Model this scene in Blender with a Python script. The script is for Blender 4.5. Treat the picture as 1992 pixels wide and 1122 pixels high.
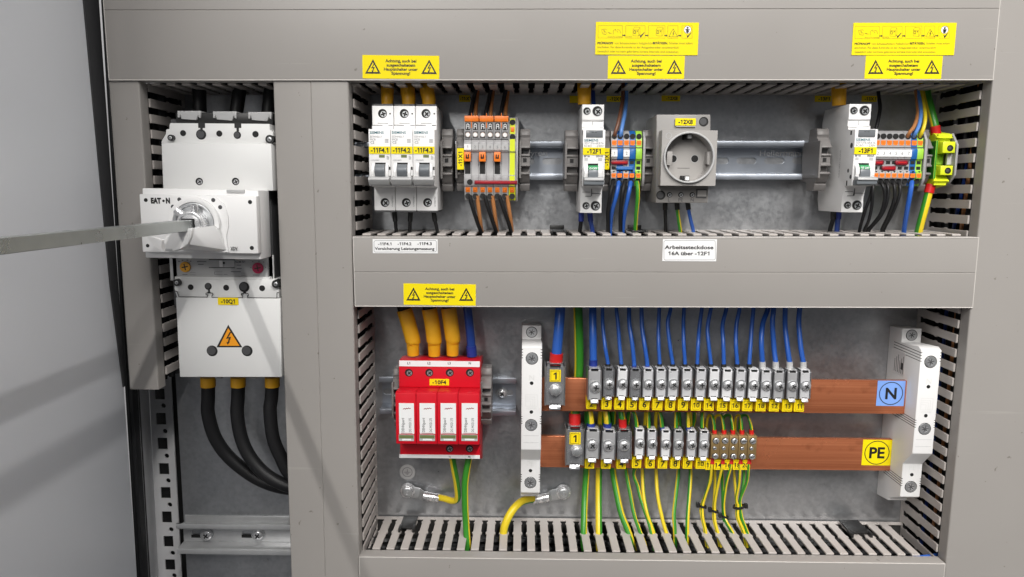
import bpy, bmesh, math, random, re
from mathutils import Vector, Matrix
random.seed(7)
for o in list(bpy.data.objects): bpy.data.objects.remove(o)
scene = bpy.context.scene
COL = scene.collection
S = 0.001                      # everything below is written in millimetres

# ------------------------------------------------------------------ camera
FPX, PX, PY = 1400.0, 996.0, 561.0          # focal length and centre, in pixels of the 1992-wide photo
DIST = 588.0                                # camera to the plane of the duct covers
_V = Vector(((925-PX)/FPX, (10650-PY)/FPX, 1.0))
_Dx = (1018-PX)/FPX
_Dy = -(1 + _Dx*_V.x)/_V.y
CY = Vector((_Dx, _Dy, 1.0)).normalized()   # cabinet depth axis seen from the camera (x right, y down, z forward)
CZ = (-(_V - CY*_V.dot(CY))).normalized()   # cabinet up
CX = CY.cross(CZ)
cam_d = bpy.data.cameras.new('camera'); cam = bpy.data.objects.new('camera', cam_d); COL.objects.link(cam)
cam_d.sensor_width = 36.0; cam_d.lens = FPX*36.0/1992.0
cam_d.clip_start = 0.01; cam_d.clip_end = 30.0
R = Matrix(((CX[0], -CX[1], -CX[2]), (CY[0], -CY[1], -CY[2]), (CZ[0], -CZ[1], -CZ[2])))
cam.matrix_world = Matrix.Translation(Vector((0, -DIST*S, 0))) @ R.to_4x4()
scene.camera = cam

def U(px, py, Y=0.0):
    """where the sight line of photo pixel (px, py) meets the depth Y: world X, Z in mm"""
    c = Vector(((px-PX)/FPX, (py-PY)/FPX, 1.0))
    t = (Y+DIST)/c.dot(CY)
    return t*c.dot(CX), t*c.dot(CZ)
def P3(px, py, Y):
    x, z = U(px, py, Y); return Vector((x, Y, z))

# ------------------------------------------------------------------ light: two ceiling tube lamps, a third added for the door, a dim room
w = bpy.data.worlds.new('World'); scene.world = w; w.use_nodes = True
nt = w.node_tree; bg = nt.nodes['Background']
tc = nt.nodes.new('ShaderNodeTexCoord'); sp = nt.nodes.new('ShaderNodeSeparateXYZ'); rp = nt.nodes.new('ShaderNodeValToRGB')
mr = nt.nodes.new('ShaderNodeMapRange'); mr.inputs['From Min'].default_value = -1; mr.inputs['From Max'].default_value = 1
nt.links.new(tc.outputs['Generated'], sp.inputs[0]); nt.links.new(sp.outputs['Z'], mr.inputs['Value'])
nt.links.new(mr.outputs[0], rp.inputs[0]); nt.links.new(rp.outputs[0], bg.inputs[0])
rp.color_ramp.elements[0].position = 0.25; rp.color_ramp.elements[0].color = (0.10, 0.10, 0.105, 1)
rp.color_ramp.elements[1].position = 0.75; rp.color_ramp.elements[1].color = (0.55, 0.56, 0.58, 1)
bg.inputs[1].default_value = 0.40
def tube_lamp(name, loc, aim, length, watts, col, spread=180, width=0.04):
    """ceiling or added tube: long side follows the depth axis, the face looks at aim"""
    d = bpy.data.lights.new(name, 'AREA'); d.shape = 'RECTANGLE'; d.size = width; d.size_y = length*S
    d.energy = watts; d.color = col; d.spread = math.radians(spread)
    o = bpy.data.objects.new(name, d); COL.objects.link(o)
    o.location = Vector(loc)*S
    aimv = Vector(aim)-Vector(loc); r = Vector((-256-loc[0], 0, -27-loc[2])).normalized()
    al = math.atan2(-aimv.y, aimv.dot(r)); yy = (Vector((0, 1, 0))*math.cos(al) + r*math.sin(al)).normalized()   # the tube lies in one plane with the switch shaft
    zz = -(aimv-yy*aimv.dot(yy)).normalized(); xx = yy.cross(zz)
    o.rotation_euler = Matrix((xx, yy, zz)).transposed().to_euler()
    return o
tube_lamp('ceiling_or_added_tube_lamp', (-790, -2400, 1400), (-60, -50, -100), 1800, 40, (1.0, 0.975, 0.94), width=0.03)
tube_lamp('ceiling_or_added_tube_lamp', (480, -1400, 1400), (760, -60, 40), 1300, 13.5, (1.0, 0.975, 0.94), spread=80)
tube_lamp('ceiling_or_added_tube_lamp', (900, -1100, 1500), (-340, -150, -60), 1200, 2.8, (1.0, 0.98, 0.96), spread=90)  # third lamp added to lighten the door, set to the shaft's second shadow
vs = scene.view_settings
vs.view_transform = 'Standard'; vs.look = 'None'; vs.gamma = 1.0; vs.exposure = 0.0; vs.use_curve_mapping = False

# ------------------------------------------------------------------ materials
MATS = {}
def mat(name, col, rough=0.5, metal=0.0, spec=0.5, var=0.06, vscale=60, bump=0.0, bscale=400, coat=0.0, aniso=None, rvar=0.0):
    m = bpy.data.materials.new(name); m.use_nodes = True
    n = m.node_tree; b = n.nodes['Principled BSDF']
    b.inputs['Base Color'].default_value = (*col, 1); b.inputs['Roughness'].default_value = rough
    b.inputs['Metallic'].default_value = metal; b.inputs['Specular IOR Level'].default_value = spec
    if coat: b.inputs['Coat Weight'].default_value = coat; b.inputs['Coat Roughness'].default_value = 0.15
    t = n.nodes.new('ShaderNodeTexCoord')
    nz = n.nodes.new('ShaderNodeTexNoise'); nz.inputs['Scale'].default_value = vscale; nz.inputs['Detail'].default_value = 5
    n.links.new(t.outputs['Object'], nz.inputs['Vector'])
    if var:
        mx = n.nodes.new('ShaderNodeMix'); mx.data_type = 'RGBA'
        mx.inputs['A'].default_value = (*[c*(1-var) for c in col], 1)
        mx.inputs['B'].default_value = (*[min(1, c*(1+var)) for c in col], 1)
        n.links.new(nz.outputs['Fac'], mx.inputs['Factor']); n.links.new(mx.outputs['Result'], b.inputs['Base Color'])
    if rvar:
        r = n.nodes.new('ShaderNodeMapRange'); r.inputs['To Min'].default_value = rough-rvar; r.inputs['To Max'].default_value = rough+rvar
        n.links.new(nz.outputs['Fac'], r.inputs['Value']); n.links.new(r.outputs[0], b.inputs['Roughness'])
    if bump:
        nb = n.nodes.new('ShaderNodeTexNoise'); nb.inputs['Scale'].default_value = bscale; nb.inputs['Detail'].default_value = 3
        n.links.new(t.outputs['Object'], nb.inputs['Vector'])
        bp = n.nodes.new('ShaderNodeBump'); bp.inputs['Strength'].default_value = bump; bp.inputs['Distance'].default_value = 0.0004
        n.links.new(nb.outputs['Fac'], bp.inputs['Height']); n.links.new(bp.outputs[0], b.inputs['Normal'])
    MATS[name] = m
    return m
mat('pvc_grey', (0.312, 0.294, 0.277), 0.36, bump=0.05, bscale=2500, var=0.03, vscale=18, rvar=0.05)
mat('pvc_edge_and_highlight', (0.56, 0.53, 0.50), 0.35, var=0.05)
mat('pvc_finger', (0.46, 0.425, 0.40), 0.45, bump=0.05, bscale=2500, var=0.04, vscale=40)
mat('duct_shade', (0.03, 0.029, 0.028), 0.6)  # near-black duct floor, the shade inside put into the colour
mat('door_paint', (0.80, 0.815, 0.85), 0.33, bump=0.12, bscale=1500, var=0.02, vscale=12)
mat('frame_paint', (0.64, 0.64, 0.65), 0.45, bump=0.08, bscale=1500, var=0.04)
mat('rubber_black', (0.012, 0.012, 0.013), 0.45, var=0.1)
mat('shade_black', (0.04, 0.04, 0.042), 0.6, spec=0.2, var=0.1)
mat('cable_black', (0.010, 0.010, 0.011), 0.46, spec=0.3, bump=0.08, bscale=900, var=0.15)
mat('white_plastic', (0.79, 0.785, 0.78), 0.38, bump=0.04, bscale=3000, var=0.025, vscale=25)
mat('switch_white', (0.72, 0.72, 0.71), 0.40, bump=0.06, bscale=3000, var=0.03, vscale=20)
mat('pale_grey', (0.44, 0.44, 0.44), 0.42, bump=0.05, bscale=3000, var=0.03)
mat('terminal_grey', (0.33, 0.325, 0.33), 0.42, bump=0.05, bscale=2500, var=0.03)
mat('socket_shade_grey', (0.235, 0.225, 0.215), 0.42, bump=0.06, bscale=2500, var=0.03)  # base darker than the front plate, its shade put into the colour
mat('socket_grey', (0.36, 0.345, 0.33), 0.40, bump=0.06, bscale=2500, var=0.03)
mat('clamp_grey', (0.175, 0.165, 0.16), 0.45, bump=0.06, bscale=2500, var=0.05)
mat('toggle_grey', (0.16, 0.175, 0.19), 0.35, var=0.03)
mat('dark_grey', (0.06, 0.06, 0.063), 0.5, var=0.06)
mat('black_plastic', (0.012, 0.012, 0.012), 0.4, var=0.1)
mat('hole_black', (0.006, 0.006, 0.006), 0.7, var=0)
mat('orange', (0.85, 0.20, 0.015), 0.38, var=0.03)
mat('red', (0.58, 0.006, 0.018), 0.42, spec=0.3, bump=0.03, bscale=2500, var=0.03)
mat('red_sleeve', (0.55, 0.012, 0.012), 0.4, var=0.05)
mat('dark_red', (0.24, 0.008, 0.02), 0.35, var=0.06)
mat('wire_blue', (0.022, 0.10, 0.42), 0.34, var=0.05, bump=0.04, bscale=900)
mat('wire_deep_blue', (0.012, 0.045, 0.24), 0.34, var=0.06, bump=0.04, bscale=900)
mat('wire_sky_blue', (0.10, 0.25, 0.62), 0.36, var=0.05)
mat('sleeve_navy', (0.012, 0.03, 0.22), 0.42, var=0.05)
mat('wire_brown', (0.16, 0.065, 0.035), 0.38, var=0.06)
mat('wire_tan', (0.42, 0.175, 0.06), 0.38, var=0.06)
mat('wire_green', (0.035, 0.24, 0.02), 0.36, var=0.05)
mat('wire_yellow', (0.74, 0.56, 0.02), 0.36, var=0.05)
mat('sleeve_yellow', (0.72, 0.36, 0.01), 0.42, bump=0.05, bscale=900, var=0.05)
mat('label_yellow', (0.84, 0.68, 0.004), 0.55, spec=0.2, var=0.02)
mat('tag_yellow', (0.88, 0.66, 0.006), 0.55, spec=0.2, var=0.03)
mat('label_white', (0.83, 0.83, 0.83), 0.35, var=0.01)
mat('label_blue', (0.20, 0.36, 0.78), 0.4, var=0.03)
mat('ink', (0.010, 0.010, 0.010), 0.5, var=0)
mat('ink_grey', (0.16, 0.16, 0.17), 0.6, var=0)
mat('ink_olive', (0.13, 0.11, 0.01), 0.6, var=0)
mat('ink_teal', (0.035, 0.16, 0.20), 0.5, var=0)
mat('ink_red', (0.30, 0.02, 0.02), 0.5, var=0)
mat('ink_orange', (0.85, 0.33, 0.01), 0.45, var=0.02)
mat('blue_plastic', (0.012, 0.11, 0.36), 0.4, var=0.04)
mat('green_plastic', (0.33, 0.62, 0.06), 0.4, var=0.04)
mat('bright_yellow_green', (0.66, 0.74, 0.02), 0.4, var=0.06)
mat('olive_window', (0.15, 0.18, 0.07), 0.3, var=0.03)
mat('green_mark', (0.03, 0.30, 0.10), 0.4, var=0.03)
mat('magenta_dial', (0.42, 0.012, 0.07), 0.4, var=0.08)
mat('amber_dial', (0.70, 0.33, 0.015), 0.4, var=0.08)
mat('steel', (0.72, 0.72, 0.73), 0.26, metal=0.75, bump=0.15, bscale=900, var=0.12, vscale=350, rvar=0.10)
mat('steel_dull', (0.52, 0.53, 0.54), 0.36, metal=0.75, bump=0.25, bscale=700, var=0.15, vscale=200, rvar=0.12)
mat('zinc_clamp', (0.82, 0.82, 0.84), 0.30, metal=0.45, bump=0.12, bscale=600, var=0.08, vscale=200, rvar=0.08)
mat('zinc_clamp_bright', (0.88, 0.88, 0.89), 0.34, metal=0.3, bump=0.12, bscale=600, var=0.08, vscale=150)
mat('zinc_clamp_worn', (0.64, 0.64, 0.65), 0.30, metal=0.55, bump=0.15, bscale=600, var=0.14, vscale=120, rvar=0.1)
mat('rail_galvanised', (0.58, 0.585, 0.59), 0.34, metal=0.6, bump=0.2, bscale=500, var=0.14, vscale=90, rvar=0.1)
mat('shaft_steel', (0.42, 0.44, 0.43), 0.30, metal=0.75, bump=0.2, bscale=250, var=0.18, vscale=60, rvar=0.12)
mat('zinc_frame', (0.40, 0.405, 0.42), 0.30, metal=0.85, bump=0.12, bscale=600, var=0.1, vscale=200)
mat('zinc_clamp_dark', (0.42, 0.425, 0.44), 0.26, metal=0.7, bump=0.15, bscale=600, var=0.10, vscale=200, rvar=0.08)
mat('brass', (0.50, 0.34, 0.15), 0.42, metal=0.75, bump=0.1, bscale=600, var=0.08, vscale=150)
mat('copper', (0.62, 0.23, 0.115), 0.25, metal=0.6, bump=0.05, bscale=300, var=0.10, vscale=30, rvar=0.08)
mat('rail_zinc', (0.40, 0.43, 0.48), 0.36, metal=0.8, bump=0.10, bscale=400, var=0.10, vscale=60, rvar=0.08)
mat('window_grey', (0.15, 0.16, 0.17), 0.2, var=0.03)
mat('clear_film', (0.46, 0.46, 0.46), 0.3, var=0.02)

def plate_material():
    """galvanised sheet: crystalline mottling, satin mirror"""
    m = bpy.data.materials.new('galvanised_sheet'); m.use_nodes = True; n = m.node_tree; L = n.links
    b = n.nodes['Principled BSDF']; b.inputs['Metallic'].default_value = 0.85
    t = n.nodes.new('ShaderNodeTexCoord')
    v = n.nodes.new('ShaderNodeTexVoronoi'); v.inputs['Scale'].default_value = 300; v.inputs['Randomness'].default_value = 1
    nz = n.nodes.new('ShaderNodeTexNoise'); nz.inputs['Scale'].default_value = 45; nz.inputs['Detail'].default_value = 8; nz.inputs['Roughness'].default_value = 0.65
    nf = n.nodes.new('ShaderNodeTexNoise'); nf.inputs['Scale'].default_value = 260; nf.inputs['Detail'].default_value = 4
    for q in (v, nz, nf): L.new(t.outputs['Object'], q.inputs['Vector'])
    sx = n.nodes.new('ShaderNodeSeparateColor'); L.new(v.outputs['Color'], sx.inputs[0])
    a1 = n.nodes.new('ShaderNodeMath'); a1.operation = 'MULTIPLY_ADD'; a1.inputs[1].default_value = 0.18; L.new(sx.outputs[0], a1.inputs[0]); L.new(nz.outputs['Fac'], a1.inputs[2])
    a2 = n.nodes.new('ShaderNodeMath'); a2.operation = 'MULTIPLY_ADD'; a2.inputs[1].default_value = 0.5; L.new(nf.outputs['Fac'], a2.inputs[0]); L.new(a1.outputs[0], a2.inputs[2])
    r = n.nodes.new('ShaderNodeValToRGB'); L.new(a2.outputs[0], r.inputs[0])
    r.color_ramp.elements[0].position = 0.55; r.color_ramp.elements[0].color = (0.365, 0.375, 0.39, 1)
    r.color_ramp.elements[1].position = 1.15; r.color_ramp.elements[1].color = (0.475, 0.485, 0.50, 1)
    L.new(r.outputs[0], b.inputs['Base Color'])
    q = n.nodes.new('ShaderNodeMapRange'); q.inputs['From Min'].default_value = 0.4; q.inputs['From Max'].default_value = 1.2
    q.inputs['To Min'].default_value = 0.24; q.inputs['To Max'].default_value = 0.44
    L.new(a2.outputs[0], q.inputs['Value']); L.new(q.outputs[0], b.inputs['Roughness'])
    bp = n.nodes.new('ShaderNodeBump'); bp.inputs['Strength'].default_value = 0.35; bp.inputs['Distance'].default_value = 0.0004
    L.new(a2.outputs[0], bp.inputs['Height']); L.new(bp.outputs[0], b.inputs['Normal'])
    MATS['galvanised_sheet'] = m
plate_material()
def cover_wear():
    """handling marks on the plastic covers: faint scratches and a few specks"""
    n = MATS['pvc_grey'].node_tree; L = n.links; b = n.nodes['Principled BSDF']
    src = b.inputs['Base Color'].links[0].from_socket
    t = n.nodes.new('ShaderNodeTexCoord')
    a = n.nodes.new('ShaderNodeTexNoise'); a.inputs['Scale'].default_value = 170; a.inputs['Detail'].default_value = 2; L.new(t.outputs['Object'], a.inputs['Vector'])
    r = n.nodes.new('ShaderNodeValToRGB'); L.new(a.outputs['Fac'], r.inputs[0])
    r.color_ramp.elements[0].position = 0.235; r.color_ramp.elements[0].color = (.62, .6, .58, 1); r.color_ramp.elements[1].position = 0.27; r.color_ramp.elements[1].color = (1, 1, 1, 1)
    mp = n.nodes.new('ShaderNodeMapping'); mp.inputs['Scale'].default_value = (9, 200, 260); mp.inputs['Rotation'].default_value = (0, .25, .1); L.new(t.outputs['Object'], mp.inputs[0])
    c = n.nodes.new('ShaderNodeTexNoise'); c.inputs['Scale'].default_value = 1.0; c.inputs['Detail'].default_value = 3; L.new(mp.outputs[0], c.inputs['Vector'])
    r2 = n.nodes.new('ShaderNodeValToRGB'); L.new(c.outputs['Fac'], r2.inputs[0])
    r2.color_ramp.elements[0].position = 0.70; r2.color_ramp.elements[0].color = (1, 1, 1, 1); r2.color_ramp.elements[1].position = 0.78; r2.color_ramp.elements[1].color = (1.18, 1.18, 1.18, 1)
    m1 = n.nodes.new('ShaderNodeMix'); m1.data_type = 'RGBA'; m1.blend_type = 'MULTIPLY'; m1.inputs['Factor'].default_value = 1; L.new(src, m1.inputs['A']); L.new(r.outputs[0], m1.inputs['B'])
    m2 = n.nodes.new('ShaderNodeMix'); m2.data_type = 'RGBA'; m2.blend_type = 'MULTIPLY'; m2.inputs['Factor'].default_value = .7; L.new(m1.outputs['Result'], m2.inputs['A']); L.new(r2.outputs[0], m2.inputs['B'])
    L.new(m2.outputs['Result'], b.inputs['Base Color'])
cover_wear()
def copper_streaks():
    """rolled copper bar: fine lengthwise streaks and darker handling stains"""
    m = MATS['copper']; n = m.node_tree; L = n.links; b = n.nodes['Principled BSDF']
    t = n.nodes.new('ShaderNodeTexCoord'); mp = n.nodes.new('ShaderNodeMapping'); mp.inputs['Scale'].default_value = (5, 1, 900)
    L.new(t.outputs['Object'], mp.inputs[0])
    nz = n.nodes.new('ShaderNodeTexNoise'); nz.inputs['Scale'].default_value = 1.0; nz.inputs['Detail'].default_value = 6; L.new(mp.outputs[0], nz.inputs['Vector'])
    n2 = n.nodes.new('ShaderNodeTexNoise'); n2.inputs['Scale'].default_value = 55; n2.inputs['Detail'].default_value = 7; L.new(t.outputs['Object'], n2.inputs['Vector'])
    r = n.nodes.new('ShaderNodeValToRGB'); L.new(nz.outputs['Fac'], r.inputs[0])
    r.color_ramp.elements[0].position = 0.2; r.color_ramp.elements[0].color = (0.48, 0.14, 0.062, 1)
    r.color_ramp.elements[1].position = 0.75; r.color_ramp.elements[1].color = (0.74, 0.27, 0.13, 1)
    r2 = n.nodes.new('ShaderNodeValToRGB'); L.new(n2.outputs['Fac'], r2.inputs[0])
    r2.color_ramp.elements[0].position = 0.28; r2.color_ramp.elements[0].color = (0.35, 0.3, 0.28, 1)
    r2.color_ramp.elements[1].position = 0.40; r2.color_ramp.elements[1].color = (1, 1, 1, 1)
    mx = n.nodes.new('ShaderNodeMix'); mx.data_type = 'RGBA'; mx.blend_type = 'MULTIPLY'; mx.inputs['Factor'].default_value = 0.45
    L.new(r.outputs[0], mx.inputs['A']); L.new(r2.outputs[0], mx.inputs['B']); L.new(mx.outputs['Result'], b.inputs['Base Color'])
copper_streaks()

# ------------------------------------------------------------------ mesh helpers
_FONT = {}
def _raw(s, bold):
    k = (s, bold)
    if k not in _FONT:
        c = bpy.data.curves.new('f', 'FONT'); c.body = s; c.size = 1.0; c.offset = bold; c.resolution_u = 3
        o = bpy.data.objects.new('f', c); me = o.to_mesh()
        _FONT[k] = ([tuple(v.co) for v in me.vertices], [tuple(p.vertices) for p in me.polygons])
        o.to_mesh_clear(); bpy.data.objects.remove(o); bpy.data.curves.remove(c)
    return _FONT[k]
def _wid(s):
    v = _raw(s, 0.0)[0]; return max(p[0] for p in v)-min(p[0] for p in v)
def glyphs(s, bold):
    """letter outlines; the built-in font draws 1 as a bare stroke, so it gets its flag here"""
    if '1' not in s: return _raw(s, bold)
    V, F, x = [], [], 0.0
    for part in re.split('(1)', s):
        if not part: continue
        if part == '1':
            a, b = 0.235-bold, 0.32+bold
            vs_ = [(a, -bold), (b, -bold), (b, 0.69+bold), (a+0.02, 0.69+bold), (0.06-bold, 0.575), (0.06-bold, 0.475-bold), (a, 0.555-bold)]
            fs = [(0, 1, 2, 6), (2, 3, 6), (3, 4, 5, 6)]; adv = 0.46
        else:
            q_ = part.replace(' ', '\u00a0') if part.strip() == '' else part
            if part.strip() == '': vs_, fs, adv = [], [], 0.3*len(part)
            else:
                v0, fs = _raw(part, bold)
                lead = len(part)-len(part.lstrip()); trail = len(part)-len(part.rstrip())
                mn = min(p[0] for p in v0); off = 0.06+0.28*lead-mn
                vs_ = [(p[0]+off, p[1]) for p in v0]; adv = max(p[0] for p in vs_)+0.05+0.28*trail
        n = len(V); V += [(p[0]+x, p[1], 0) for p in vs_]; F += [tuple(i_+n for i_ in f) for f in fs]; x += adv
    return V, F

class MB:
    """collects shapes in world millimetres; build() links them as one mesh object"""
    def __init__(self, m=None): self.v = []; self.f = []; self.mi = []; self.sm = []; self.mats = []; self.cur = 0; self.xf = None; (m and self.mat(m))
    def mat(self, name):
        if name not in self.mats: self.mats.append(name)
        self.cur = self.mats.index(name); return self
    def add(self, verts, faces, smooth=False):
        n = len(self.v); self.sm += [smooth]*len(faces); self.v += [tuple(p) for p in verts]
        self.f += [tuple(i+n for i in q) for q in faces]; self.mi += [self.cur]*len(faces); return self
    def box(self, x0, x1, y0, y1, z0, z1):
        return self.add([(x0,y0,z0),(x1,y0,z0),(x1,y1,z0),(x0,y1,z0),(x0,y0,z1),(x1,y0,z1),(x1,y1,z1),(x0,y1,z1)],
                        [(0,3,2,1),(4,5,6,7),(0,1,5,4),(1,2,6,5),(2,3,7,6),(3,0,4,7)])
    def pbox(self, a, b, c, d, Yf, Yb):
        """box whose front face covers photo pixels a..c by b..d at depth Yf"""
        x0 = U(a, (b+d)/2, Yf)[0]; x1 = U(c, (b+d)/2, Yf)[0]; z1 = U((a+c)/2, b, Yf)[1]; z0 = U((a+c)/2, d, Yf)[1]
        return self.box(x0, x1, Yf, Yb, z0, z1)
    def prism(self, pts, a0, a1, axis):
        """pts: polygon in the two other axes (x: (y,z), y: (x,z), z: (x,y))"""
        n = len(pts)
        def q(p, a): return (a, p[0], p[1]) if axis == 'x' else (p[0], a, p[1]) if axis == 'y' else (p[0], p[1], a)
        vs_ = [q(p, a0) for p in pts] + [q(p, a1) for p in pts]
        fs = [tuple(range(n)), tuple(range(2*n-1, n-1, -1))] + [(i, (i+1) % n, n+(i+1) % n, n+i) for i in range(n)]
        return self.add(vs_, fs)
    def pprism(self, pix, Yf, Yb):
        return self.prism([U(a, b, Yf) for a, b in pix], Yf, Yb, 'y')
    def cyl(self, p0, p1, r0, r1=None, n=18, cap=True):
        p0 = Vector(p0); p1 = Vector(p1); r1 = r0 if r1 is None else r1
        d = (p1-p0).normalized(); u = d.orthogonal().normalized(); w_ = d.cross(u)
        ring = lambda p, r: [p + (u*math.cos(2*math.pi*i/n) + w_*math.sin(2*math.pi*i/n))*r for i in range(n)]
        vs_ = ring(p0, r0)+ring(p1, r1)
        fs = [(i, (i+1) % n, n+(i+1) % n, n+i) for i in range(n)]
        if cap: fs += [tuple(range(n-1, -1, -1)), tuple(range(n, 2*n))]
        return self.add(vs_, fs, True)
    def sheet(self, outline, holes, y0, y1):
        """flat sheet in the x-z plane with real holes, from depth y0 to y1"""
        c = bpy.data.curves.new('s', 'CURVE'); c.dimensions = '2D'; c.fill_mode = 'BOTH'; c.extrude = abs(y1-y0)/2
        for L_ in [outline]+holes:
            sp_ = c.splines.new('POLY'); sp_.points.add(len(L_)-1); sp_.use_cyclic_u = True
            for q, p in zip(sp_.points, L_): q.co = (p[0], p[1], 0, 1)
        o = bpy.data.objects.new('s', c); me = o.to_mesh()
        vs_ = [(v.co.x, (y0+y1)/2 - v.co.z, v.co.y) for v in me.vertices]; fs = [tuple(p.vertices) for p in me.polygons]
        o.to_mesh_clear(); bpy.data.objects.remove(o); bpy.data.curves.remove(c)
        return self.add(vs_, fs)
    def hull(self, pts):
        """solid convex block round the given points"""
        bm = bmesh.new()
        for p in pts: bm.verts.new(p)
        r = bmesh.ops.convex_hull(bm, input=bm.verts)
        bmesh.ops.delete(bm, geom=[v for v in bm.verts if not v.link_faces], context='VERTS')
        bm.verts.ensure_lookup_table(); bm.verts.index_update()
        self.add([tuple(v.co) for v in bm.verts], [tuple(v.index for v in f.verts) for f in bm.faces]); bm.free(); return self
    def disc(self, px, py, Yf, Yb, r, n=18):
        x, z = U(px, py, Yf); return self.cyl((x, Yf, z), (x, Yb, z), r, n=n)
    def dome(self, c, r, h, n=16, k=4):
        """lens-shaped cap facing the viewer"""
        vs_ = []; fs = []
        for j in range(k):
            a = math.pi/2*j/k
            vs_ += [(c[0]+r*math.cos(a)*math.cos(2*math.pi*i/n), c[1]-h*math.sin(a), c[2]+r*math.cos(a)*math.sin(2*math.pi*i/n)) for i in range(n)]
        vs_.append((c[0], c[1]-h, c[2]))
        for j in range(k-1): fs += [(j*n+i, j*n+(i+1) % n, (j+1)*n+(i+1) % n, (j+1)*n+i) for i in range(n)]
        fs += [((k-1)*n+i, (k-1)*n+(i+1) % n, k*n) for i in range(n)]
        return self.add(vs_, fs, True)
    def ring(self, c, r0, r1, y0, y1, n=24):
        """flat washer / tube wall around the depth axis"""
        vs_ = []
        for r, y in ((r0, y0), (r1, y0), (r1, y1), (r0, y1)):
            vs_ += [(c[0]+r*math.cos(2*math.pi*i/n), y, c[1]+r*math.sin(2*math.pi*i/n)) for i in range(n)]
        fs = []
        for k in range(4):
            a, b = k*n, ((k+1) % 4)*n
            fs += [(a+i, a+(i+1) % n, b+(i+1) % n, b+i) for i in range(n)]
        return self.add(vs_, fs, True)
    def tube(self, pts, r, n=10, stripes=None, twist=0.0, phase=0.0, sub=5, cap=True):
        """round wire along a smooth curve; stripes=(matA, matB) paints lengthwise bands"""
        P = [Vector(p) for p in pts]; C = []
        for i in range(len(P)-1):
            a = P[i-1] if i > 0 else P[i]*2-P[i+1]; b, c = P[i], P[i+1]; d = P[i+2] if i+2 < len(P) else P[i+1]*2-P[i]
            for k in range(sub):
                t = k/sub
                C.append(0.5*((2*b) + (c-a)*t + (2*a-5*b+4*c-d)*t*t + (3*b-a-3*c+d)*t*t*t))
        C.append(P[-1])
        u = (C[1]-C[0]).normalized().orthogonal().normalized()
        # start the frame pointing to the viewer so stripes face the same way on every wire
        f0 = (C[1]-C[0]).normalized(); u = (Vector((0, -1, 0)) - f0*f0.dot(Vector((0, -1, 0))))
        u = u.normalized() if u.length > 0.05 else f0.orthogonal().normalized()
        base = len(self.v); rings = []
        for i, p in enumerate(C):
            d = (C[min(i+1, len(C)-1)]-C[max(i-1, 0)]).normalized()
            u = (u - d*u.dot(d)).normalized(); w_ = d.cross(u)
            ph = phase + twist*i/len(C)
            rr = r[0]+(r[1]-r[0])*i/(len(C)-1) if isinstance(r, tuple) else r
            rings.append([p + (u*math.cos(2*math.pi*k/n+ph) + w_*math.sin(2*math.pi*k/n+ph))*rr for k in range(n)])
        for g in rings: self.v += [tuple(q) for q in g]
        if stripes: self.mat(stripes[0]); ia = self.cur; self.mat(stripes[1]); ib = self.cur
        for i in range(len(rings)-1):
            for k in range(n):
                self.f.append((base+i*n+k, base+i*n+(k+1) % n, base+(i+1)*n+(k+1) % n, base+(i+1)*n+k))
                self.mi.append((ia if (k % n) < n*0.5 else ib) if stripes else self.cur); self.sm.append(True)
        if cap:
            self.f.append(tuple(base+k for k in range(n-1, -1, -1))); self.mi.append(self.cur); self.sm += [False, False]
            m_ = base+(len(rings)-1)*n; self.f.append(tuple(m_+k for k in range(n))); self.mi.append(self.cur)
        return self
    def text(self, s, x, z, Y, h, w=None, align='c', rot=0, bold=0.0):
        """flat lettering facing the viewer: cap height h, optional width w (mm)"""
        vs_, fs = glyphs(s, bold)
        if not vs_: return self
        x0 = min(v[0] for v in vs_); x1 = max(v[0] for v in vs_)
        k = h/0.69; kx = (w/(x1-x0)) if w else k
        ox = {'c': (x0+x1)/2, 'l': x0, 'r': x1}[align]
        ca, sa = math.cos(rot), math.sin(rot); out = []
        for v in vs_:
            a, b = (v[0]-ox)*kx, (v[1]-0.345)*k
            out.append((x+a*ca-b*sa, Y, z+a*sa+b*ca))
        return self.add(out, fs)
    def ptext(self, s, px, py, Y, h, w=None, **kw):
        """text centred on a photo pixel; h and w in photo pixels"""
        x, z = U(px, py, Y); kk = (U(px+10, py, Y)[0]-x)/10
        return self.text(s, x, z, Y-0.12, h*kk, w*kk if w else None, **kw)
    def build(self, name, parent=None, bevel=0.0, seg=2, angle=35, org=None):
        o3 = ORG.get(parent.name, (0, 0, 0)) if parent else (org or (0, 0, 0))
        me = bpy.data.meshes.new(name)
        V = self.v if not self.xf else [self.xf(p) for p in self.v]
        me.from_pydata([((p[0]-o3[0])*S, (p[1]-o3[1])*S, (p[2]-o3[2])*S) for p in V], [], self.f)
        for m_ in self.mats: me.materials.append(MATS[m_])
        me.polygons.foreach_set('material_index', self.mi); me.polygons.foreach_set('use_smooth', self.sm)
        bm = bmesh.new(); bm.from_mesh(me)
        bmesh.ops.recalc_face_normals(bm, faces=bm.faces)
        if bevel:
            es = [e for e in bm.edges if len(e.link_faces) == 2 and e.calc_face_angle(0) > math.radians(30)]
            bmesh.ops.bevel(bm, geom=es, offset=bevel*S, segments=seg, profile=0.5, affect='EDGES', clamp_overlap=True)
        bm.to_mesh(me); bm.free()
        me.set_sharp_from_angle(angle=math.radians(angle))
        o = bpy.data.objects.new(name, me); COL.objects.link(o)
        if parent: o.parent = parent; ORG[o.name] = o3
        else: o.location = (o3[0]*S, o3[1]*S, o3[2]*S)
        return o
ORG = {}
def tag(o, label=None, cat=None, group=None, kind=None):
    if label: o['label'] = label
    if cat: o['category'] = cat
    if group: o['group'] = group
    if kind: o['kind'] = kind
    return o
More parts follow.
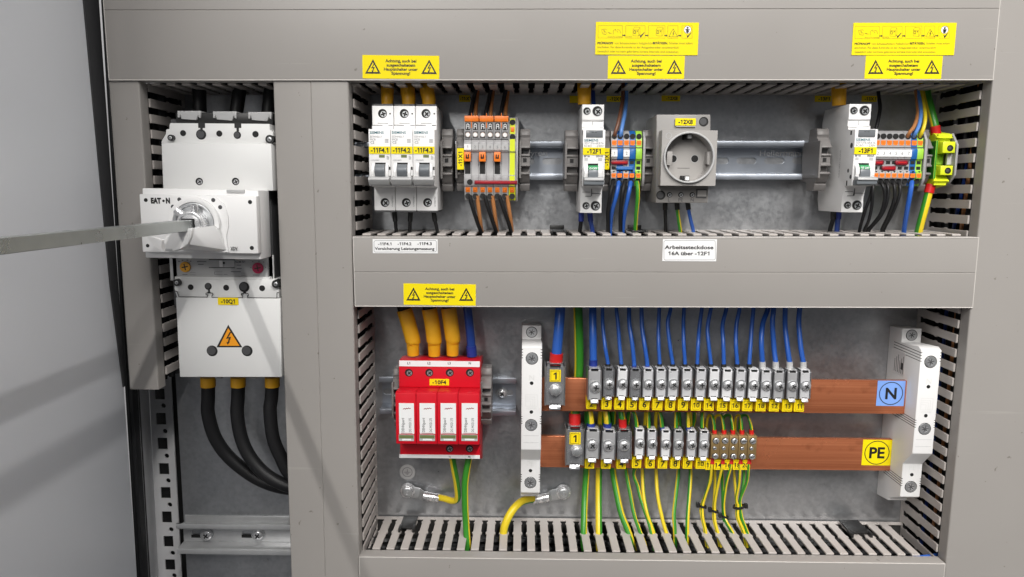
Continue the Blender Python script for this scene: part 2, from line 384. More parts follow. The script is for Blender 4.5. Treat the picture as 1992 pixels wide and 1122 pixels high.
def thing(name, label, cat, org, group=None):
    o = bpy.data.objects.new(name, None); COL.objects.link(o); o.empty_display_size = 0.01
    o.location = (org[0]*S, org[1]*S, org[2]*S); ORG[o.name] = tuple(org)
    return tag(o, label, cat, group)
def dup(root, d, label=None, group=None):
    """copy of a thing, its parts and their sub-parts, moved by d millimetres"""
    kids = {}
    def cp(o, par):
        c = o.copy(); COL.objects.link(c)
        if par: c.parent = par
        for ch in [k for k in bpy.data.objects if k.parent is o]: cp(ch, c)
        return c
    c = cp(root, None)
    c.location = (root.location.x+d[0]*S, root.location.y+d[1]*S, root.location.z+d[2]*S)
    og = ORG[root.name]; ORG[c.name] = (og[0]+d[0], og[1]+d[1], og[2]+d[2])
    if label: c['label'] = label
    if group: c['group'] = group
    return c
PLATE = 75.0
# ================================================================== SETTING
mb = MB('galvanised_sheet')
xa = U(354, 950, PLATE)[0]
mb.box(xa, 480, PLATE, PLATE+2, -420, 330)
tag(mb.build('mounting_plate', org=(0, PLATE, 0)), kind='structure')
mb = MB('frame_paint')
mb.box(-420, 700, 128, 130, -450, 360)
tag(mb.build('cabinet_back_wall', org=(0, 128, 0)), kind='structure')

# ================================================================== WIRING DUCTS
def duct(label, base, ang, vertical, length, width, groove=(), end_cap=False, pitch=12.5, first=3.0, y0=0.0, bundle=None):
    """slotted wiring duct with a snap-on cover; base = outer corner of the cover, in mm (x, z)"""
    ca, sa = math.cos(ang), math.sin(ang)
    if vertical: ds = (sa, -ca); dt = (ca, sa)
    else: ds = (ca, sa); dt = (sa, -ca)      # length to the right, width downwards
    def xf(p): s, y, t = p; return (base[0]+s*ds[0]+t*dt[0], y+y0, base[1]+s*ds[1]+t*dt[1])
    c = xf((length/2, 0, width/2))
    th = thing('wiring_duct', label, 'wiring duct', (c[0], PLATE, c[2]), 'slotted grey wiring ducts')
    W = width; r = 1.3
    def arc(cy, ct, a0, a1, k=4): return [(cy+r*math.cos(math.radians(a0+(a1-a0)*i/k)), ct+r*math.sin(math.radians(a0+(a1-a0)*i/k))) for i in range(k+1)]
    out = [(12, 0)] + arc(r, r, 270, 180)
    for g in groove: out += [(0, g-0.45), (0.45, g), (0, g+0.45)]
    out += arc(r, W-r, 180, 90) + [(12, W), (12, W-1.3), (1.5, W-1.3), (1.5, 1.3), (12, 1.3)]
    m = MB('pvc_grey'); m.xf = xf; m.prism(out, 0, length, 'x')
    # profile is (y, t): local axes are (s, y, t)
    m.build('cover', th)
    if not vertical:
        for nm, bx_ in (('highlight_bead', (0, length, -.25, .5, .15, .95)), ('highlight_bead', (0, length, -.25, .5, W-.95, W-.15)), ('end_edge', (-.25, .45, -.2, 1.6, .3, W-.3)), ('end_edge', (length-.45, length+.25, -.2, 1.6, .3, W-.3))):
            m = MB('pvc_edge_and_highlight'); m.xf = xf; m.box(*bx_); m.build(nm, th, bevel=.18, seg=1)  # pale beads put edge highlights into the colour; end strips are whitened cut edges
    for side, (t0, t1) in enumerate(((-1.7, -0.1), (W+0.1, W+1.7))):
        m = MB('pvc_finger'); m.xf = xf
        n = int((length-2*first)/pitch)
        for i in range(n+1):
            a = first+i*pitch
            h = 3.5
            poly = [(a-h, 12.3), (a+h, 12.3), (a+h, 40.5), (a+h+1.1, 42.5), (a+h+1.1, 44), (a+h+0.2, 46.5), (a+h+0.2, 62), (a+h+0.9, 63.5), (a+h+0.9, 64.5), (a+h, 66), (a+h, 71),
                    (a-h, 71), (a-h, 66), (a-h-0.9, 64.5), (a-h-0.9, 63.5), (a-h-0.2, 62), (a-h-0.2, 46.5), (a-h-1.1, 44), (a-h-1.1, 42.5), (a-h, 40.5)]
            m.prism(poly, t0, t1, 'z')
        m.box(0, length, 70.5, 74.8, t0+0.05, t1-0.05)
        m.build('slotted_wall', th, bevel=0.22, seg=1)
    m = MB('duct_shade'); m.xf = xf; m.box(0, length, 73.2, 74.6, .1, W-.1); m.build('duct_base', th)
    if bundle:
        m = MB('cable_black'); m.xf = xf; rnd = random.Random(len(label))
        edge = 13 if W > 40 else 7
        t = edge
        while t < W-edge:
            for y in (22, 33, 44, 55, 65):
                rr = rnd.uniform(2.4, 4.2); m.mat(rnd.choice(('cable_black', 'cable_black', 'black_plastic')))
                m.tube([(length*f, y+rnd.uniform(-3, 3), min(W-edge, max(edge, t+rnd.uniform(-2.5, 2.5)))) for f in (0.0, .17, .33, .5, .67, .83, 1.0)], rr, n=7, sub=3)
            t += 7.5
        o = m.build('cable_bundle', org=c); tag(o, bundle, 'cable bundle', 'cable bundles inside the ducts', 'stuff')
    return th, xf
def hang(pa, pb, Y=0.0):
    a = U(*pa, Y); b = U(*pb, Y); return a, b, math.atan2(b[1]-a[1], b[0]-a[0]), math.hypot(b[0]-a[0], b[1]-a[1])
# centre, left and right uprights
a, b = U(531, 157.5), U(566.5, 1122); ang = math.atan2(b[0]-a[0], -(b[1]-a[1]))
wc = U(678, 165)[0]-U(531.3, 165)[0]
duct('tall grey wiring duct standing between the white main switch and the breaker rows', a, ang, True, 470, wc, groove=(wc/2,), bundle='dark cables packed inside the tall duct beside the main switch')
a, b = U(210.5, 157.5), U(252, 757); ang = math.atan2(b[0]-a[0], -(b[1]-a[1]))
wl = U(270.5, 160)[0]-U(210.7, 160)[0]
duct('short narrow grey wiring duct left of the white main switch', a, ang, True, math.hypot(b[0]-a[0], b[1]-a[1]), wl, bundle='dark cables packed inside the short duct left of the main switch')
a, b = U(1931, 160), U(1841, 1085); ang = math.atan2(b[0]-a[0], -(b[1]-a[1]))
a = (a[0]-(-120)*math.sin(ang)*-1, a[1]+120)
duct('wide grey wiring duct along the right edge of the cabinet', a, ang, True, 600, 110, bundle='dark cables packed inside the wide right duct')
# cross ducts
p, q, ang, ln = hang((212, 156.8), (1932, 156.4), -1.6)
wt = 104.0
duct('uppermost grey cross duct carrying five yellow warning stickers', (p[0]+wt*math.sin(-ang), p[1]+wt), ang, False, ln, wt, groove=(wt-54,), first=6, y0=-1.6, bundle='dark cables packed inside the uppermost cross duct')
p, q, ang, ln = hang((686.5, 460), (1904.5, 461), -1.6)
wm = U(1200, 460, -1.6)[1]-U(1200, 597.5, -1.6)[1]
duct('middle grey cross duct with two white stickers and one yellow warning sticker', p, ang, False, ln, wm, groove=(wm/2,), first=8.5, y0=-1.6, bundle='dark cables packed inside the middle cross duct')
p, q, ang, ln = hang((698.5, 1082.5), (1839, 1096), -1.6)
BOT = duct('lowest grey cross duct with its slotted top in full view', p, ang, False, ln, 60, first=12.5, y0=-1.6, bundle='dark cables packed inside the lowest cross duct')
# ================================================================== shared small builders
def circ(x, z, r, n=20): return [(x+r*math.cos(2*math.pi*i/n), z+r*math.sin(2*math.pi*i/n)) for i in range(n)]
def mm(px, py, Y, d):            # length of d photo pixels at that place, in mm
    return (U(px+d, py, Y)[0]-U(px, py, Y)[0])
def hole(m, px, py, Y, r, depth=0.12, matname='hole_black'):
    """dark recess drawn as a short dark plug seated in the face; r in photo pixels"""
    m.mat(matname); rr = mm(px, py, Y, r); m.disc(px, py, Y-depth, Y+0.4, rr)
def recessed_screw(th, px, py, Y, r, name='terminal_screw', ang=0.5, metal='steel_dull'):
    """a round well with a cross-head screw at its bottom"""
    x, z = U(px, py, Y); rr = mm(px, py, Y, r)
    m = MB('hole_black'); m.cyl((x, Y-0.10, z), (x, Y+0.3, z), rr, n=20)
    m.mat(metal); m.cyl((x+rr*0.12, Y-0.16, z-rr*0.10), (x+rr*0.12, Y-0.05, z-rr*0.10), rr*0.66, n=18)
    m.mat('hole_black')
    for k in (0, 1):
        a = ang+k*math.pi/2; dx, dz = math.cos(a), math.sin(a); l, wd = rr*0.50, rr*0.13
        cx, cz = x+rr*0.12, z-rr*0.10
        m.add([(cx+dx*l-dz*wd, Y-0.18-k*0.01, cz+dz*l+dx*wd), (cx-dx*l-dz*wd, Y-0.18-k*0.01, cz-dz*l+dx*wd), (cx-dx*l+dz*wd, Y-0.18-k*0.01, cz-dz*l-dx*wd), (cx+dx*l+dz*wd, Y-0.18-k*0.01, cz+dz*l-dx*wd)], [(0, 1, 2, 3)])
    return m.build(name, th)
def head_screw(m, x, y, z, r, ang=0.4, metal='steel', h=1.6, cross=True):
    """raised pan-head screw with a cross or a plain slot, added to m"""
    m.mat(metal); m.cyl((x, y+1.2, z), (x, y-h*0.45, z), r, n=18); m.dome((x, y-h*0.45, z), r, h*0.55)
    m.mat('hole_black'); yy = y-h-0.03
    for k in ((0, 1) if cross else (0,)):
        a = ang+k*math.pi/2; dx, dz = math.cos(a), math.sin(a); l, wd = r*(0.52 if cross else 0.85), r*0.13
        m.add([(x+dx*l-dz*wd, yy-k*.01, z+dz*l+dx*wd), (x-dx*l-dz*wd, yy-k*.01, z-dz*l+dx*wd), (x-dx*l+dz*wd, yy-k*.01, z-dz*l-dx*wd), (x+dx*l+dz*wd, yy-k*.01, z+dz*l-dx*wd)], [(0, 1, 2, 3)])
def name_tag(th, a, b, c, d, Y, s, h, matname='label_yellow', rot=0, thick=0.6, w=None, bold=0.025, name='name_tag'):
    """yellow device tag with its lettering as a sub-part; box in photo pixels"""
    m = MB(matname); m.pbox(a, b, c, d, Y-thick, Y+0.1); t = m.build(name, th, bevel=0.12, seg=1)
    m = MB('ink'); m.ptext(s, (a+c)/2, (b+d)/2, Y-thick, h, w, rot=rot, bold=bold); m.build('lettering', t)
    ORG[t.name] = ORG[th.name] if th else ORG.get(t.name, (0, 0, 0))
    return t
def wire(name, label, cat, pts, r, matname=None, stripes=None, group=None, sleeves=(), phase=0.0, twist=0.0, n=10):
    """one conductor along photo pixels with depth (px, py, Y); r in mm; sleeves: (end, length mm, material, radius factor)"""
    P = [P3(*p) for p in pts]
    o = tuple(P[-1])
    th = thing(name, label, cat, o, group)
    m = MB(matname or stripes[0]); m.tube(P, r, n=n, stripes=stripes, phase=phase, twist=twist); m.build('insulation', th)
    for (end, ln, mt, k) in sleeves:
        A = P[0] if end == 0 else P[-1]; Bq = P[1] if end == 0 else P[-2]
        d = (Bq-A).normalized()
        m = MB(mt); m.cyl(A-d*0.3, A+d*ln, r*k, n=14); m.build('end_sleeve', th)
    return th

# ================================================================== DOOR, SEAL, FRAME
dx = U(197, 60, 8)[0]
th = thing('cabinet_door', 'pale grey cabinet door swung open along the left edge of the photo', 'cabinet door', (dx-10, 8, -100))
m = MB('door_paint'); m.box(dx-18, dx, -405, 6, -620, 560); m.build('door_panel', th, bevel=1.5)
th = thing('door_seal', 'black rubber sealing strip between the open door and the left duct', 'rubber seal', (U(240, 560, 22)[0], 22, -80))
a0, a1, b0, b1 = U(192, -60, 22), U(208, -60, 22), U(269, 1180, 22), U(283, 1180, 22)
m = MB('rubber_black'); m.prism([a0, a1, b1, b0], 22, 34, 'y')
m.prism([(a0[0]+2.2, a0[1]), (a0[0]+3.6, a0[1]), (b0[0]+3.6, b0[1]), (b0[0]+2.2, b0[1])], 20.5, 23, 'y'); m.build('rubber_strip', th, bevel=0.8)
th = thing('hinge_shade_strip', 'black strip standing in for shade between the door and the left duct', 'shade strip', (dx, -20, 0))
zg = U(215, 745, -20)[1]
m = MB('shade_black'); m.prism([(-22, 330), (6, 330), (6, zg-10), (3, zg-10), (-6, zg+80)], dx-.5, dx+1.2, 'x'); m.build('shade_strip', th, bevel=.5)  # dark strip added where only soft shade falls by the hinge
YF = 104
th = thing('frame_profile', 'pale grey cabinet frame upright with square and round punched holes', 'frame profile', (U(330, 950, YF)[0], YF, -260))
def z3(x, y): return (200+x/2.658, 700+y/2.658)
out = [U(286, 740, YF), U(331, 740, YF), U(356, 1170, YF), U(311.5, 1170, YF)]
e0 = U(284, 640, YF); e1 = U(327, 640, YF); out = [e0, e1, out[2], out[3]]
holes = []
for (x0, y0, x1, y1) in [(258, 30, 313, 92), (265, 148, 321, 206), (272, 273, 328, 336), (280, 402, 336, 463), (288, 533, 344, 593), (297, 657, 352, 717), (303, 783, 358, 843), (312, 910, 366, 968), (320, 1031, 375, 1088)]:
    A = U(*z3(x0, y0), YF); B = U(*z3(x1, y1), YF); holes.append([(A[0], A[1]), (B[0], A[1]), (B[0], B[1]), (A[0], B[1])])
for (x, y) in [(305, 118), (313, 237), (321, 369), (330, 496), (338, 624), (346, 749), (353, 877), (361, 999), (369, 1115)]:
    c = U(*z3(x, y), YF); holes.append(circ(c[0], c[1], 2.5, 16))
m = MB('frame_paint'); m.sheet(out, holes, YF, YF+1.5); m.build('punched_face', th)
sa, sb = (a1[0]+.6, a1[1]), (b1[0]+.6, b1[1])
def onseal(z_): f = (z_-a1[1])/(b1[1]-a1[1]); return a1[0]+(b1[0]-a1[0])*f+.4
fv = [(onseal(out[0][1]), 30, out[0][1]), (out[0][0]-.1, YF, out[0][1]), (out[3][0]-.1, YF, out[3][1]), (onseal(out[3][1]), 30, out[3][1])]
m = MB('frame_paint'); m.add(fv+[(p[0]-1.2, p[1]+1.2, p[2]) for p in fv], [(0, 1, 2, 3), (7, 6, 5, 4), (0, 4, 5, 1), (1, 5, 6, 2), (2, 6, 7, 3), (3, 7, 4, 0)]); m.build('side_flange', th)
m = MB('black_plastic'); m.prism([out[0], (out[1][0]+7, out[1][1]), (out[2][0]+7, out[2][1]), out[3]], YF+9, YF+11, 'y')
m.build('dark_backing', th)  # black sheet added behind so the punched holes read as shade
m = MB('hole_black'); c = P3(289, 946, 92); m.cyl(c-Vector((0, 9, 0)), c, 1.3); m.build('flange_hole', th)

# ================================================================== DIN RAILS
def rail(label, x0, x1, ztop, zbot, tilt, slots, Ylip=60.0, mt='rail_zinc'):
    """top-hat rail: two lips in front, channel web at the plate"""
    xm = (x0+x1)/2; zc = (ztop+zbot)/2
    th = thing('mounting_rail', label, 'mounting rail', (xm, PLATE, zc), 'galvanised mounting rails')
    def xf(p): return (p[0], p[1], p[2]+(p[0]-xm)*tilt)
    h = ztop-zbot; lip = 4.6; t = 1.0; Yb = PLATE-0.15
    for nm, (za, s) in {'upper_lip': (ztop, -1), 'lower_lip': (zbot, 1)}.items():
        m = MB(mt); m.xf = xf
        m.prism([(Ylip, za), (Ylip, za+s*lip), (Yb-t, za+s*(lip+0.6)), (Yb-t, za+s*(lip+t+0.6)), (Ylip+t, za+s*(lip+t)), (Ylip+t, za)], x0, x1, 'x')
        m.build('rail_lip', th, bevel=0.3)
    m = MB(mt); m.xf = xf
    hs = []
    for a in slots:
        r = 2.9; q = []
        for i in range(9): q.append((a+18-r+r*math.sin(math.pi*i/8), zc+r*math.cos(math.pi*i/8)))
        for i in range(9): q.append((a+r-r*math.sin(math.pi*i/8), zc-r*math.cos(math.pi*i/8)))
        hs.append(q)
    m.sheet([(x0, zbot+lip+0.6), (x1, zbot+lip+0.6), (x1, ztop-lip-0.6), (x0, ztop-lip-0.6)], hs, Yb-t, Yb)
    m.build('rail_web', th)
    return th, xf
A = U(690, 275.5, 60); B = U(1800, 273, 60); C = U(1245, 349.5, 60)
tilt = (B[1]-A[1])/(B[0]-A[0]); zt = (A[1]+B[1])/2
s0 = U(1055, 312, 73)[0]
RAIL1, rxf = rail('long upper mounting rail carrying the breakers, terminals and socket', A[0], B[0], zt, C[1], tilt, [s0+25*k for k in range(-13, 14) if A[0]+3 < s0+25*k < B[0]-22])
for px in (1000, 1543):
    m = MB('steel'); m.xf = rxf; x, z = U(px, 297.5, 73.8); z -= (x-(A[0]+B[0])/2)*tilt
    m.text('HellermannTyton', x, z, 73.6, 5.0, 60, bold=0.01); m.build('embossed_lettering', RAIL1)
A = U(737.5, 733, 60); B = U(1004, 736, 60); C = U(870, 807, 60)
RAIL2, _ = rail('short mounting rail behind the red surge arrester', A[0], B[0], (A[1]+B[1])/2, C[1], (B[1]-A[1])/(B[0]-A[0]), [U(745, 770, 73)[0], U(962, 770, 73)[0]])
A = U(342, 1019, 60); B = U(600, 1019, 60); C = U(460, 1079, 60)
RAIL3, _ = rail('bare mounting rail at the foot of the cabinet under the black cables', A[0], B[0], A[1], C[1], 0, [U(372, 1040, 73)[0], U(470, 1040, 73)[0]], mt='rail_galvanised')
m = MB('rail_galvanised'); m.pbox(360, 1004, 600, 1021, 73.2, 74.9); m.build('backing_strip', RAIL3, bevel=.3)
for a_ in (372, 470): m = MB('hole_black'); m.pbox(a_, 1040, a_+38, 1046, 73.7, 74.2); m.build('rail_slot', RAIL3)
for (px, py, lab) in ((402, 1041, 'left one of two screws fixing the bare bottom rail'), (502, 1041, 'right one of two screws fixing the bare bottom rail'), (977, 765, 'screw in the rail end right of the red surge arrester')):
    x, z = U(px, py, 72.5); m = MB('steel'); head_screw(m, x, 72.6, z, 5.2 if py > 900 else 4.2, ang=0.9, h=2.6)
    m.mat('steel_dull'); m.ring((x, z), 3, 6.6 if py > 900 else 5.2, 72.6, 73.7)
    tag(m.build('rail_screw', org=(x, 73, z)), lab, 'screw', 'rail fixing screws')

# ================================================================== MAIN SWITCH
Z4 = lambda x, y: (310+x/8.477, 180+y/8.477)
Z2 = lambda x, y: (260+x/7.014, 360+y/7.014)
Z3 = lambda x, y: (320+x/8.3, 490+y/8.3)
xo, zo = U(430, 470, PLATE)
SW = thing('main_switch', 'white three pole main switch with rotary handle and long square shaft', 'main switch', (xo, PLATE, zo))
m = MB('dark_grey'); m.pbox(333, 232, 532, 300, 14, 74); m.pbox(330, 300, 530, 600, 10, 74); m.build('rear_housing', SW, bevel=1)
m = MB('switch_white')
m.pprism([Z4(170, 500), Z4(1815, 515), Z4(1825, 620), Z4(1865, 640), Z4(1900, 845), Z4(25, 830), Z4(35, 800), Z4(105, 680), Z4(110, 605), Z4(160, 600)], 3, 60)
m.build('upper_terminal_block', SW, bevel=0.5)
for (x, y, r) in ((390, 668, 49), (988, 675, 50), (1585, 685, 52)):
    m = MB(); hole(m, *Z4(x, y), 3, r/8.477); m.build('screw_opening', SW)
for (x, y, r) in ((688, 690, 84), (1285, 700, 62)):
    m = MB(); hole(m, *Z4(x, y), 3, r/8.477, matname='hole_black'); hole(m, *Z4(x-r*0.12, y-r*0.05), 3, r/8.477*0.74, 0.16, 'dark_grey'); m.build('screw_opening', SW)
for a in (640, 1237):
    m = MB('black_plastic'); m.pbox(*Z4(a, 496), *Z4(a+112, 582), 2.8, 6); m.pbox(*Z4(a+35, 582), *Z4(a+75, 640), 2.8, 6); m.build('phase_slot', SW)
for k, (a, b) in enumerate(((295, 680), (880, 1270), (1460, 1850))):
    m = MB('pale_grey'); y0 = 300+k*9
    m.pprism([Z4(a, y0), Z4(b, y0), Z4(b-10, y0+120), Z4(b-35, y0+105), Z4(b-40, y0+60), Z4(b-75, y0+150), Z4(a+65, y0+132), Z4(a+45, y0+50), Z4(a+35, y0+110), Z4(a+5, y0+110)], 8, 20)
    m.build('terminal_clip', SW, bevel=0.4)
m = MB('black_plastic'); m.pbox(*Z4(270, 330), *Z4(1870, 520), 10, 40); m.build('phase_shield', SW, bevel=0.5)
for (x, y, r) in ((178, 742, 50), (1815, 767, 70)):
    px, py = Z4(x, y); X, Zz = U(px, py, -1); m = MB('black_plastic'); rr = mm(px, py, -1, r/8.477); m.cyl((X, 8, Zz), (X, -0.6, Zz), rr); head_screw(m, X, -0.5, Zz, rr*0.55, h=0.8, metal='steel_dull'); m.build('cover_screw', SW)
m = MB('switch_white'); m.pprism([(313.6, 277.7), (527.5, 279), (531.5, 371), (317, 368)], -2, 58); m.build('upper_cover', SW, bevel=0.8)
for px in (387.7, 458.3): recessed_screw(SW, px, 352.8, -2, 7.2, name='cover_screw', metal='steel')
m = MB('white_plastic'); m.pprism([Z2(115, 40), Z2(1700, 70), Z2(1735, 1015), Z2(160, 990)], -24, 0); m.build('drive_housing', SW, bevel=0.8)
m = MB('white_plastic'); m.pprism([Z2(75, 122), Z2(1672, 150), Z2(1700, 935), Z2(120, 912)], -32, -24); FP = m.build('front_plate', SW, bevel=0.7)
ORG[FP.name] = ORG[SW.name]
m = MB('ink'); cx, cy = Z2(365, 210)
m.ptext('EAT', *Z2(305, 211), -32, 9.6, 20, bold=0.07); m.ptext('N', *Z2(468, 211), -32, 9.6, 8.2, bold=0.07)
hx, hz = U(*Z2(408, 214), -32); m.cyl((hx, -32.15, hz), (hx, -32, hz), 0.95)
m.build('brand_lettering', FP)
m = MB('ink'); m.ptext('XDV', *Z2(1370, 865), -33.4, 6.5, 14, bold=0.03); m.build('lettering', FP)
for (x, y, r) in ((165, 203, 26), (1587, 230, 28), (190, 825, 24), (1612, 857, 28)):
    m = MB(); hole(m, *Z2(x, y), -32, r/7.014); m.build('fixing_hole', FP)
for (x, y, r) in ((622, 195, 27), (535, 295, 28), (1085, 203, 28), (1180, 300, 28)):
    m = MB(); hole(m, *Z2(x, y), -33.4, r/7.014, matname='dark_grey'); m.build('screw_hole', FP)
# latch on the upper rim
m = MB('pale_grey'); m.pbox(*Z2(1265, 62), *Z2(1510, 105), -25.2, -24); m.build('rim_latch', SW, bevel=0.3)
# raised rotary surround and handle scoop
hubp = Z2(838, 520); HX, HZ = U(*hubp, -34)
m = MB('white_plastic')
rim = [Z2(478, 285), Z2(509, 268), Z2(509, 150), Z2(1080, 140), Z2(1180, 200), Z2(1252, 290), Z2(1285, 430), Z2(1292, 560), Z2(1265, 680), Z2(1272, 800), Z2(1295, 918), Z2(480, 905)]
m.pprism(rim, -33.4, -31.8); m.build('rotary_surround', SW, bevel=0.4)
m = MB('white_plastic'); m.ring((HX, HZ), 16.2, 20.0, -37.0, -33, n=40); m.build('bezel_ring', SW, bevel=0.3)
def q(x, y, Y): return tuple(P3(*Z2(x, y), Y))
m = MB('white_plastic')
A_ = [(440, 700), (525, 645), (556, 594), (806, 590), (782, 700), (737, 805), (650, 866), (530, 906), (455, 893), (400, 770)]
fr = [Vector(q(x, y, -57)) for x, y in A_]; cz = sum((p.z for p in fr))/len(fr)
m.add([tuple(p) for p in fr]+[(p.x+1.5, -33.2, p.z) for p in fr], [tuple(range(10)), tuple(range(19, 9, -1))]+[(i_, (i_+1) % 10, 10+(i_+1) % 10, 10+i_) for i_ in range(10)])
m.build('rotary_handle', SW, bevel=.9)
m = MB('white_plastic'); m.hull([q(790, 592, -56), q(735, 806, -55), q(745, 850, -46), q(1112, 550, -42), q(1140, 745, -40), q(1264, 886, -33.6), q(1190, 905, -33.6), q(1185, 610, -33.6), q(800, 592, -33.2), q(745, 880, -33.2)]); m.build('handle_flank', SW, bevel=.5)
m = MB('pale_grey'); m.pbox(*Z2(432, 868), *Z2(525, 900), -57.4, -55); m.build('lock_slot', SW, bevel=.2)
m = MB('white_plastic'); wing = [q(180, 708, -46), q(230, 705, -46), q(395, 752, -44), q(372, 842, -42), q(400, 896, -40), q(345, 880, -42), q(250, 800, -44)]
m.add(wing+[(p[0]+1.5, p[1]+2.2, p[2]) for p in wing], [tuple(range(7)), tuple(range(13, 6, -1))]+[(i, (i+1) % 7, 7+(i+1) % 7, 7+i) for i in range(7)]); m.build('handle_wing', SW)
m = MB('steel_dull'); m.cyl((HX, -33, HZ), (HX, -36.4, HZ), 16.0, n=40); m.ring((HX, HZ), 13.4, 15.8, -37.2, -36, n=40); m.build('metal_dial', SW, bevel=0.3)
hx2, hz2 = U(*Z2(765, 545), -47)
m = MB('steel'); m.cyl((hx2, -36, hz2), (hx2, -47, hz2), 10.4, n=36); m.ring((hx2, hz2), 8.0, 10.2, -47.6, -46.8, n=36); hub = m.build('shaft_hub', SW, bevel=0.4)
for (x, y, ax) in ((832, 312, (0.0, 1.0)), (608, 362, (-0.72, 0.69))):
    c = P3(*Z2(x, y), -42); d = Vector((ax[0], -0.12, ax[1])).normalized()
    m = MB('steel'); n = 22; m.cyl(c-d*3.4, c+d*2.0, 2.9, n=n); m.cyl(c+d*2.0, c+d*2.5, 2.9, 2.3, n=n)
    m.mat('hole_black'); m.cyl(c+d*2.45, c+d*2.62, 1.4, n=6); m.build('clamping_screw', SW)
rx, rz = U(*Z2(745, 545), -47)
m = MB('hole_black'); m.box(rx-4.9, rx+4.9, -47.75, -46, rz-4.9, rz+4.9); m.build('shaft_socket', SW)
SH = MB('shaft_steel'); SH.box(rx-4, rx+4, -520, -40, rz-4, rz+4)
o = SH.build('square_shaft', SW, bevel=0.35, seg=1)
# trip unit strip
m = MB('switch_white'); m.pbox(*Z3(80, 30), *Z3(1765, 470), 10, 50); m.pbox(*Z3(160, 400), *Z3(1700, 470), 4, 12); m.build('trip_housing', SW, bevel=0.8)
m = MB('pale_grey'); m.pbox(*Z3(190, 60), *Z3(1660, 405), 6, 12); TP = m.build('trip_panel', SW, bevel=0.6); ORG[TP.name] = ORG[SW.name]
for (x, y, r, mt, lb) in ((340, 240, 85, 'amber_dial', 'amber setting dial'), (1512, 258, 88, 'magenta_dial', 'crimson setting dial')):
    px, py = Z3(x, y); X, Zz = U(px, py, 6); rr = mm(px, py, 6, r/8.3)
    m = MB(mt); m.cyl((X, 6, Zz), (X, 4.6, Zz), rr, n=28); m.mat('ink')
    for k in (0, 1):
        a = 0.2+k*math.pi/2; dxx, dz = math.cos(a)*rr*0.6, math.sin(a)*rr*0.6; wx, wz = -math.sin(a)*0.45, math.cos(a)*0.45
        m.add([(X+dxx+wx, 4.5-.02*k, Zz+dz+wz), (X-dxx+wx, 4.5-.02*k, Zz-dz+wz), (X-dxx-wx, 4.5-.02*k, Zz-dz-wz), (X+dxx-wx, 4.5-.02*k, Zz+dz-wz)], [(0, 1, 2, 3)])
    o = m.build('setting_dial', SW, bevel=0.2); o['label'] = lb
m = MB('toggle_grey'); m.mat('pale_grey'); m.pbox(*Z3(715, 118), *Z3(1130, 258), 5.4, 6.5); m.mat('dark_grey'); m.pbox(*Z3(715, 118), *Z3(1130, 132), 5.2, 6); m.pbox(*Z3(715, 246), *Z3(1130, 258), 5.2, 6)
m.mat('white_plastic'); m.pbox(*Z3(885, 140), *Z3(940, 240), 4.6, 6); m.mat('ink'); hole(m, *Z3(955, 178), 5.2, 2.0, 0.3); m.build('test_window', SW)
m = MB('ink_grey'); m.ptext('NZM N1', *Z3(1220, 158), 6, 4.6, 20, bold=0.03)
for (x, y, w_, h_) in ((600, 155, 150, 14), (585, 200, 90, 14), (1200, 212, 75, 14), (1205, 268, 80, 14), (1150, 318, 160, 14), (870, 320, 130, 4), (870, 362, 130, 4), (806, 341, 4, 44), (985, 362, 60, 6), (455, 330, 90, 4), (455, 368, 90, 4), (1270, 340, 70, 4), (1270, 376, 70, 4), (330, 362, 80, 10), (1480, 372, 110, 12),
                        (235, 150, 30, 16), (290, 135, 24, 16), (368, 132, 24, 16), (420, 148, 26, 16), (1425, 158, 22, 14), (1525, 148, 22, 14), (1597, 162, 22, 14), (1395, 250, 14, 22), (1635, 250, 14, 22)):
    m.pbox(*Z3(x-w_/2, y-h_/2), *Z3(x+w_/2, y+h_/2), 5.88, 6.02)
m.build('panel_print', TP)
# lower terminal row and cover
m = MB('switch_white'); m.pprism([Z3(160, 432), Z3(1800, 445), Z3(1845, 560), Z3(1850, 740), Z3(200, 740), Z3(160, 600)], 3, 60); m.build('lower_terminal_block', SW, bevel=0.5)
for (x, y, r) in ((422, 568, 46), (995, 577, 48), (1575, 585, 48), (705, 555, 58), (1285, 565, 84)):
    m = MB(); hole(m, *Z3(x, y), 3, r/8.3)
    if r > 50: hole(m, *Z3(x-r*.15, y-r*.1), 3, r/8.3*0.72, 0.16, 'dark_grey')
    m.build('screw_opening', SW)
for (a, b) in ((703, 640), (1280, 645)): m = MB('black_plastic'); m.pbox(*Z3(a, b-50), *Z3(a+30, b+20), 2.85, 5); m.pbox(*Z3(a-12, b+6), *Z3(a+42, b+22), 2.8, 5); m.build('phase_slot', SW)
for (x, y, r) in ((195, 495, 58), (1795, 517, 66)):
    px, py = Z3(x, y); X, Zz = U(px, py, 0); m = MB('black_plastic'); rr = mm(px, py, 0, r/8.3); m.cyl((X, 9, Zz), (X, 0.2, Zz), rr); head_screw(m, X, 0.3, Zz, rr*0.5, h=0.8, metal='steel_dull'); m.build('cover_screw', SW)
m = MB('hole_black')
for ln in ([(165, 628), (205, 640), (232, 722), (690, 728)], [(690, 728), (700, 690), (668, 690), (670, 662), (775, 662), (785, 690), (765, 700), (765, 735)], [(765, 735), (1262, 738)], [(1262, 738), (1262, 700), (1240, 692), (1245, 668), (1350, 668), (1358, 700), (1335, 708), (1345, 738)], [(1345, 738), (1815, 742), (1815, 655), (1850, 652)]):
    for (a, b) in zip(ln, ln[1:]):
        A, B = P3(*Z3(*a), 1.85), P3(*Z3(*b), 1.85); d = (B-A).normalized(); nrm = Vector((-d.z, 0, d.x))*0.28
        m.add([A+nrm, B+nrm, B-nrm, A-nrm], [(0, 1, 2, 3)])
m.build('cover_joint', SW)
